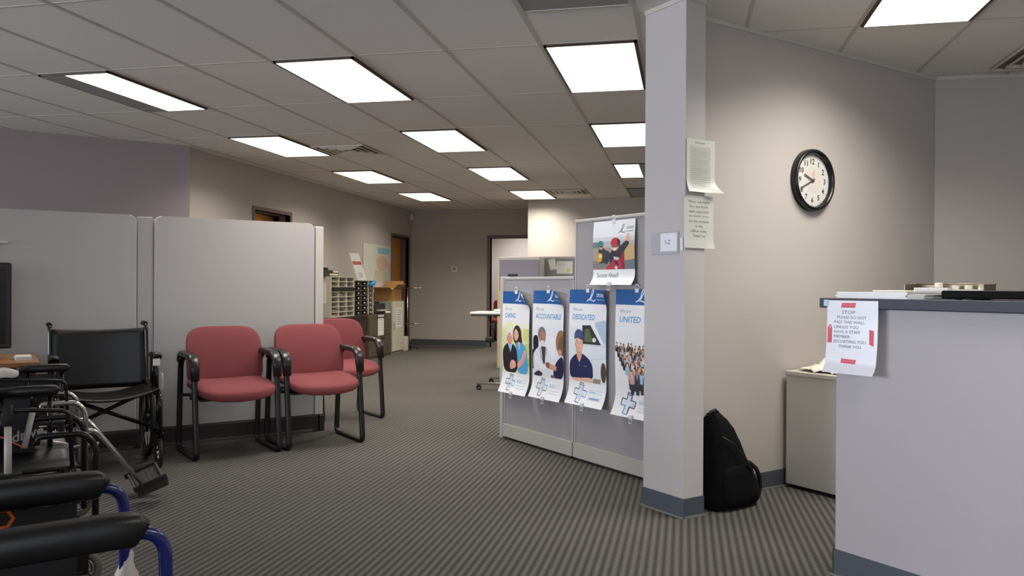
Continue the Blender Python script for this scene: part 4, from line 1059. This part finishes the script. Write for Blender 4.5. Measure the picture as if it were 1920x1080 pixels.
# ------------------------------------------------------------------ desk corner at the left edge
DW = mat('desk_oak', (150, 104, 60), .4, noise=.12, nscale=9); DRED = mat('desk_side', (96, 46, 30), .5)
t = thing('desk', 'brown wooden desk behind the wheelchairs at the left edge', 'desk', d12(.235, 5.44), A45)
MB().box(-1.3, 0, 0, .72, .695, .725, .004).build('desktop', DW, t)
b = MB(); b.box(-.05, -.02, .03, .68, 0, .695).box(-1.28, -1.25, .03, .68, 0, .695); b.build('side_panel', DRED, t)
MB().box(-1.25, -.05, .60, .62, .25, .695).build('back_panel', DRED, t)
t = thing('monitor', 'black boxy monitor on the desk at the left edge of the photo', 'monitor', d12(.10, 5.78), A45 + .06)
MB().box(-.62, 0, 0, .11, .06, .585, .012).build('housing', mat('monitor_black', (20, 17, 22), .4), t)
MB().box(-.59, -.03, -.003, .002, .09, .555).build('screen', mat('dark_screen', (14, 12, 16), .15), t)
b = MB(); b.box(-.45, -.17, -.02, .14, 0, .02, .004).box(-.36, -.26, .03, .08, .02, .10); b.build('stand', BLK, t)
for v in t.children: pass
t.location.z = .725
pages('paper_pile', 'small pile of white papers on the desk beside the black monitor', d12(.115, 5.60)[:2] + (.7252,), A45, .08, .16, .022, 5, WHITE)
o = MB().sell(.09, .05, .022, .6, .6, 28, 14, warp=lambda p: (p.x, p.y, p.z - 3.0 * p.y * p.y + .004 * math.sin(p.x * 60))).build('white_towel', mat('white_cloth', (214, 208, 202), .85, bump=.3, nscale=12)); o.location = d12(.02, 4.585)[:2] + (.750,); o.rotation_euler = (0, 0, A45); tag(o, 'folded white towel over a wheelchair arm at the left photo edge', 'towel')

# ------------------------------------------------------------------ far office corner along the left wall (front faces look towards +x)
ESP = mat('espresso_wood', (52, 38, 32), .45, noise=.1, nscale=10); PUT = mat('putty_metal', (196, 190, 172), .5); OLV = mat('olive_metal', (86, 78, 62), .45); GRC = mat('grey_metal', (150, 148, 138), .45)
FX = -4.90
t = thing('desk', 'dark brown desk under the pigeonhole sorters by the far wall', 'desk', (LX, 10.0, 0))
MB().box(.012, .42, -.6, 1.90, .69, .72, .003).build('desktop', ESP, t)
MB().box(.03, .40, -.59, -.56, 0, .69).build('side_panel', ESP, t); MB().box(.03, .40, 1.30, 1.88, .0, .69).build('pedestal', ESP, t)
MB().box(.02, .04, -.56, 1.30, .1, .69).build('back_panel', ESP, t)
def sorter(name, label, y0, y1, z0, z1, x1, cols, rows, m, inner, extra=None):
    t = thing(name, label, 'mail sorter', (LX, y0, z0)); W, Hh, D = y1 - y0, z1 - z0, x1 - LX; q = .012
    b = MB(); b.box(.03, D, 0, q, 0, Hh).box(.03, D, W - q, W, 0, Hh).box(.03, D, q, W - q, 0, q).box(.03, D, q, W - q, Hh - q, Hh); b.build('case', m, t); MB().box(.10, .11, q, W - q, q, Hh - q).build('back_panel', mat('sorter_back', (58, 54, 44), .7), t)
    d = MB()
    for i in range(1, cols): d.box(.11, D - .003, W * i / cols - .006, W * i / cols + .006, q, Hh - q)
    for j in range(1, rows): d.box(.11, D - .004, q, W - q, Hh * j / rows - .005, Hh * j / rows + .005)
    d.build('dividers', m if inner is None else inner, t)
    return t, W, Hh, D
t, W, Hh, D = sorter('mail_sorter', 'putty pigeonhole mail sorter with white slots on the far desk', 10.64, 11.47, .7205, 1.31, -4.915, 3, 8, PUT, None)
MB().box(.10, D + .006, .02, W - .004, .385, .425).build('dark_shelf', BLK, t)
MB().box(.06, .30, -.004, 0, .20, .50).build('side_notice', WHITE, t)
pp = MB(); rnd = random.Random(4)
for i in range(3):
    for j in range(8):
        if j == 5: continue
        if rnd.random() < .35: pp.box(.12, D - rnd.uniform(.03, .1), W * i / 3 + .03, W * (i + 1) / 3 - .03, Hh * j / 8 + .016, Hh * j / 8 + rnd.uniform(.025, .05))
pp.build('letters', mat('letters_grey', (170, 166, 150), .6), t)
t, W, Hh, D = sorter('mail_sorter', 'black slotted mail sorter beside the putty one', 11.50, 12.22, .7205, 1.255, -4.915, 3, 7, mat('sorter_black', (36, 34, 33), .4), mat('sorter_divider', (86, 82, 76), .5))
MB().box(.1, D + .004, W - .016, W + .004, 0, Hh).box(.1, D + .004, W * .70, W * .70 + .02, 0, Hh).build('pale_edge', PUT, t)
kn = MB()
for i in range(3):
    for j in range(7): kn.sell(.012, .02, .013, .9, .9, 8, 6, M=Matrix.Translation((D - .002, W * (i + .5) / 3, Hh * (j + .45) / 7)))
kn.build('label_tab', mat('tab_white', (206, 202, 190), .4), t)
o = MB().ribbon([(0, -.09, -.02), (0, -.03, .005), (0, .05, .01), (0, .11, .05)], .06, .05).build('blue_glove', mat('glove_blue', (40, 140, 206), .5)); o.location = (-4.885, 12.09, 1.20); tag(o, 'bright blue glove hanging on the black mail sorter', 'glove')
t = thing('desk_phone', 'dark office phone on top of the putty mail sorter', 'phone', (-5.09, 10.70, 1.3105))
MB().box(-.10, .10, -.12, .36, 0, .09, .01).build('body', mat('phone_dark', (46, 40, 38), .4), t)
MB().box(.098, .104, .05, .33, .015, .04).box(.098, .104, .16, .33, .055, .085).build('pale_keys', PUT, t)
MB().box(-.06, .10, -.10, .02, .09, .125, .012).build('handset', BLK, t)
t = thing('leaning_sign', 'white leaning sign with a red band by the putty sorter', 'sign', (-5.08, 11.62, 1.262), PI * .22)
s = Sheet(.15, .42, WHITE); s.rect(.06, .30, .96, .42, (178, 44, 56)); s.text('NOTICE', .14, .395, .06, (226, 190, 190), .7); s.rect(.3, .7, .7, .9, (200, 196, 190))
s.build('board_face', lambda px, pz, d: (px + .33 * pz, -.012 - d, .418 - pz), t, 3, 6)
MB().prism([(.139, -.0), (.289, -.0), (.15, .42), (0, .42)], -.004, .006, RX @ Matrix.Translation((0, -.002, 0))).build('board', WHITE, t)
t = thing('wall_map', 'coloured wall map pinned beside the far wood door', 'map', (LX, 12.68, 1.90), PI / 2)
s = Sheet(1.30, .76, mat('map_paper', (206, 204, 194), .5))
s.poly([(.42, .06), (.40, .30), (.44, .48), (.38, .75), (.34, .97), (1, .98), (1, .06)], (206, 200, 194)); s.rect(.52, .06, .94, .20, (130, 180, 196))
for P_, c in (([(.48, .30), (.60, .24), (.84, .26), (.90, .50), (.78, .62), (.56, .60), (.46, .46)], (200, 178, 150)), ([(.44, .60), (.62, .60), (.66, .82), (.40, .92)], (196, 188, 152)), ([(.66, .62), (.86, .60), (.88, .90), (.68, .90)], (190, 188, 160)), ([(.62, .28), (.76, .26), (.74, .50), (.64, .50)], (204, 172, 162)), ([(.88, .40), (.98, .40), (.98, .80), (.90, .80)], (190, 178, 186)), ([(.40, .62), (.44, .60), (.38, .96), (.33, .97)], (164, 190, 200))): s.poly(P_, c)
s.build('sheet', lambda px, pz, d: (px, -.004 - d - .02 * max(0, .08 - px / 1.3), -pz), t, 6, 6)
t = thing('filing_cabinet', 'olive lateral filing cabinet with a white notice on its front', 'filing cabinet', (LX, 11.97, 0))
MB().box(.012, .385, 0, 1.02, .0, .715, .004).build('body', OLV, t)
for z0, z1 in ((.04, .345), (.365, .69)):
    dr = MB().box(.386, .398, .02, 1.0, z0, z1, .003).build('drawer', OLV, t); MB().box(.398, .408, .30, .70, z1 - .035, z1 - .022).build('pull', DARK, dr)
s = Sheet(.26, .34, WHITE)
for i in range(6): s.rect(.15, .12 + i * .12, .8, .15 + i * .12, (186, 184, 176))
s.build('notice', lambda px, pz, d: (.399 + d, .40 + px, .70 - pz), t, 2, 4)
t = thing('printer', 'dark printer on the olive filing cabinet', 'printer', (-5.12, 12.36, .7155))
MB().box(-.12, .20, -.05, .42, 0, .17, .015).build('body', mat('printer_black', (34, 32, 32), .4), t); MB().box(.20, .26, .02, .36, .05, .065).build('paper_tray', PUT, t)
MB().box(-.08, .12, .0, .36, .17, .20, .01).build('lid', BLK, t)
o = MB().box(0, .26, 0, .19, 0, .03, .008).build('white_folder', mat('white_plastic', (228, 226, 222), .4)); o.location = (-5.16, 12.78, .7155); tag(o, 'white folder lying at the end of the olive filing cabinet', 'folder')
t = thing('metal_cabinet', 'taller grey metal cabinet with a printed notice by the far door', 'cabinet', (LX, 13.03, 0))
MB().box(.012, .385, 0, .60, .04, .915, .004).build('body', GRC, t); MB().box(.03, .37, .02, .58, 0, .04).build('plinth', GRC, t)
dr = MB().box(.386, .398, .015, .585, .05, .905, .003).build('door', PUT, t); MB().box(.398, .41, .06, .075, .42, .56).build('handle', GRC, dr)
s = Sheet(.30, .34, WHITE)
for i in range(7): s.rect(.12, .10 + i * .12, .85, .15 + i * .12, (150, 148, 140))
s.build('notice', lambda px, pz, d: (.399 + d, .18 + px, .80 - pz), t, 2, 4)
CARD = mat('cardboard', (160, 118, 68), .8, noise=.06, nscale=12)
t = thing('cardboard_box', 'open brown cardboard box on the grey metal cabinet', 'box', (-5.10, 13.10, .9155))
b = MB(); b.box(-.15, .19, 0, .008, 0, .20).box(-.15, .19, .42, .428, 0, .20).box(-.15, -.142, .008, .42, 0, .20).box(.182, .19, .008, .42, 0, .20).box(-.142, .182, .008, .42, 0, .006); b.build('carton', CARD, t)
b = MB(); b.boxm(.34, .008, .22, Matrix.Translation((.02, .48, .265)) @ Matrix.Rotation(-.75, 4, 'X')).boxm(.34, .008, .20, Matrix.Translation((.02, -.085, .215)) @ Matrix.Rotation(1.35, 4, 'X')).boxm(.008, .40, .14, Matrix.Translation((.235, .21, .245)) @ Matrix.Rotation(.8, 4, 'Y')); b.build('flap', CARD, t)
b = MB().box(-.10, .15, .04, .36, .01, .215, .006); b.build('packed_papers', WHITE, t)
t = thing('sign_stand', 'thin metal rod stand with cross arms in front of the far door frame', 'stand', (-5.02, 14.16, 0))
b = MB(); b.cyl((0, 0, .02), (0, 0, 1.16), .010, 10); b.build('pole', CHROME, t)
MB().cyl((-.12, 0, 1.14), (.27, 0, 1.14), .007, 8).sell(.012, .012, .012, 1, 1, 8, 6, M=Matrix.Translation((.27, 0, 1.14))).build('upper_arm', CHROME, t)
MB().cyl((-.04, 0, .48), (.25, 0, .485), .007, 8).build('lower_arm', CHROME, t)
b = MB()
for a in range(5):
    A_ = a * 2 * PI / 5 + .3; b.tube([(0, 0, .055), (.10 * math.cos(A_), .10 * math.sin(A_), .045), (.20 * math.cos(A_), .20 * math.sin(A_), .022)], .011, 8).sell(.016, .016, .016, 1, 1, 8, 6, M=Matrix.Translation((.20 * math.cos(A_), .20 * math.sin(A_), .0165)))
b.build('base', BLK, t)
o = MB().box(0, .14, 0, .20, 0, .26, .01).build('waste_bin', mat('bin_white', (206, 202, 196), .5)); o.location = (-5.06, 13.74, 0); tag(o, 'small pale bin on the floor beside the grey metal cabinet', 'bin')
t = thing('thermostat', 'white thermostat plate on the far back wall', 'thermostat', (-4.408, 15.15, 1.508))
MB().box(-.065, .065, -.014, -.001, -.065, .065, .004).build('plate', mat('plate_white', (204, 198, 192), .5), t); MB().box(-.03, .03, -.022, -.014, -.01, .03, .003).build('display', mat('plate_grey', (150, 146, 142), .4), t)
t = thing('motion_sensor', 'small white sensor high on the far corner wall', 'sensor', (LX, 15.05, 2.53), PI / 2)
MB().sell(.035, .04, .07, .6, .7, 16, 12, M=Matrix.Translation((0, -.03, 0))).build('housing', mat('plate_white', (204, 198, 192), .5), t)
MB().box(-.02, .02, -.005, -.0005, -.06, .06).build('wall_plate', mat('plate_white', (204, 198, 192), .5), t)
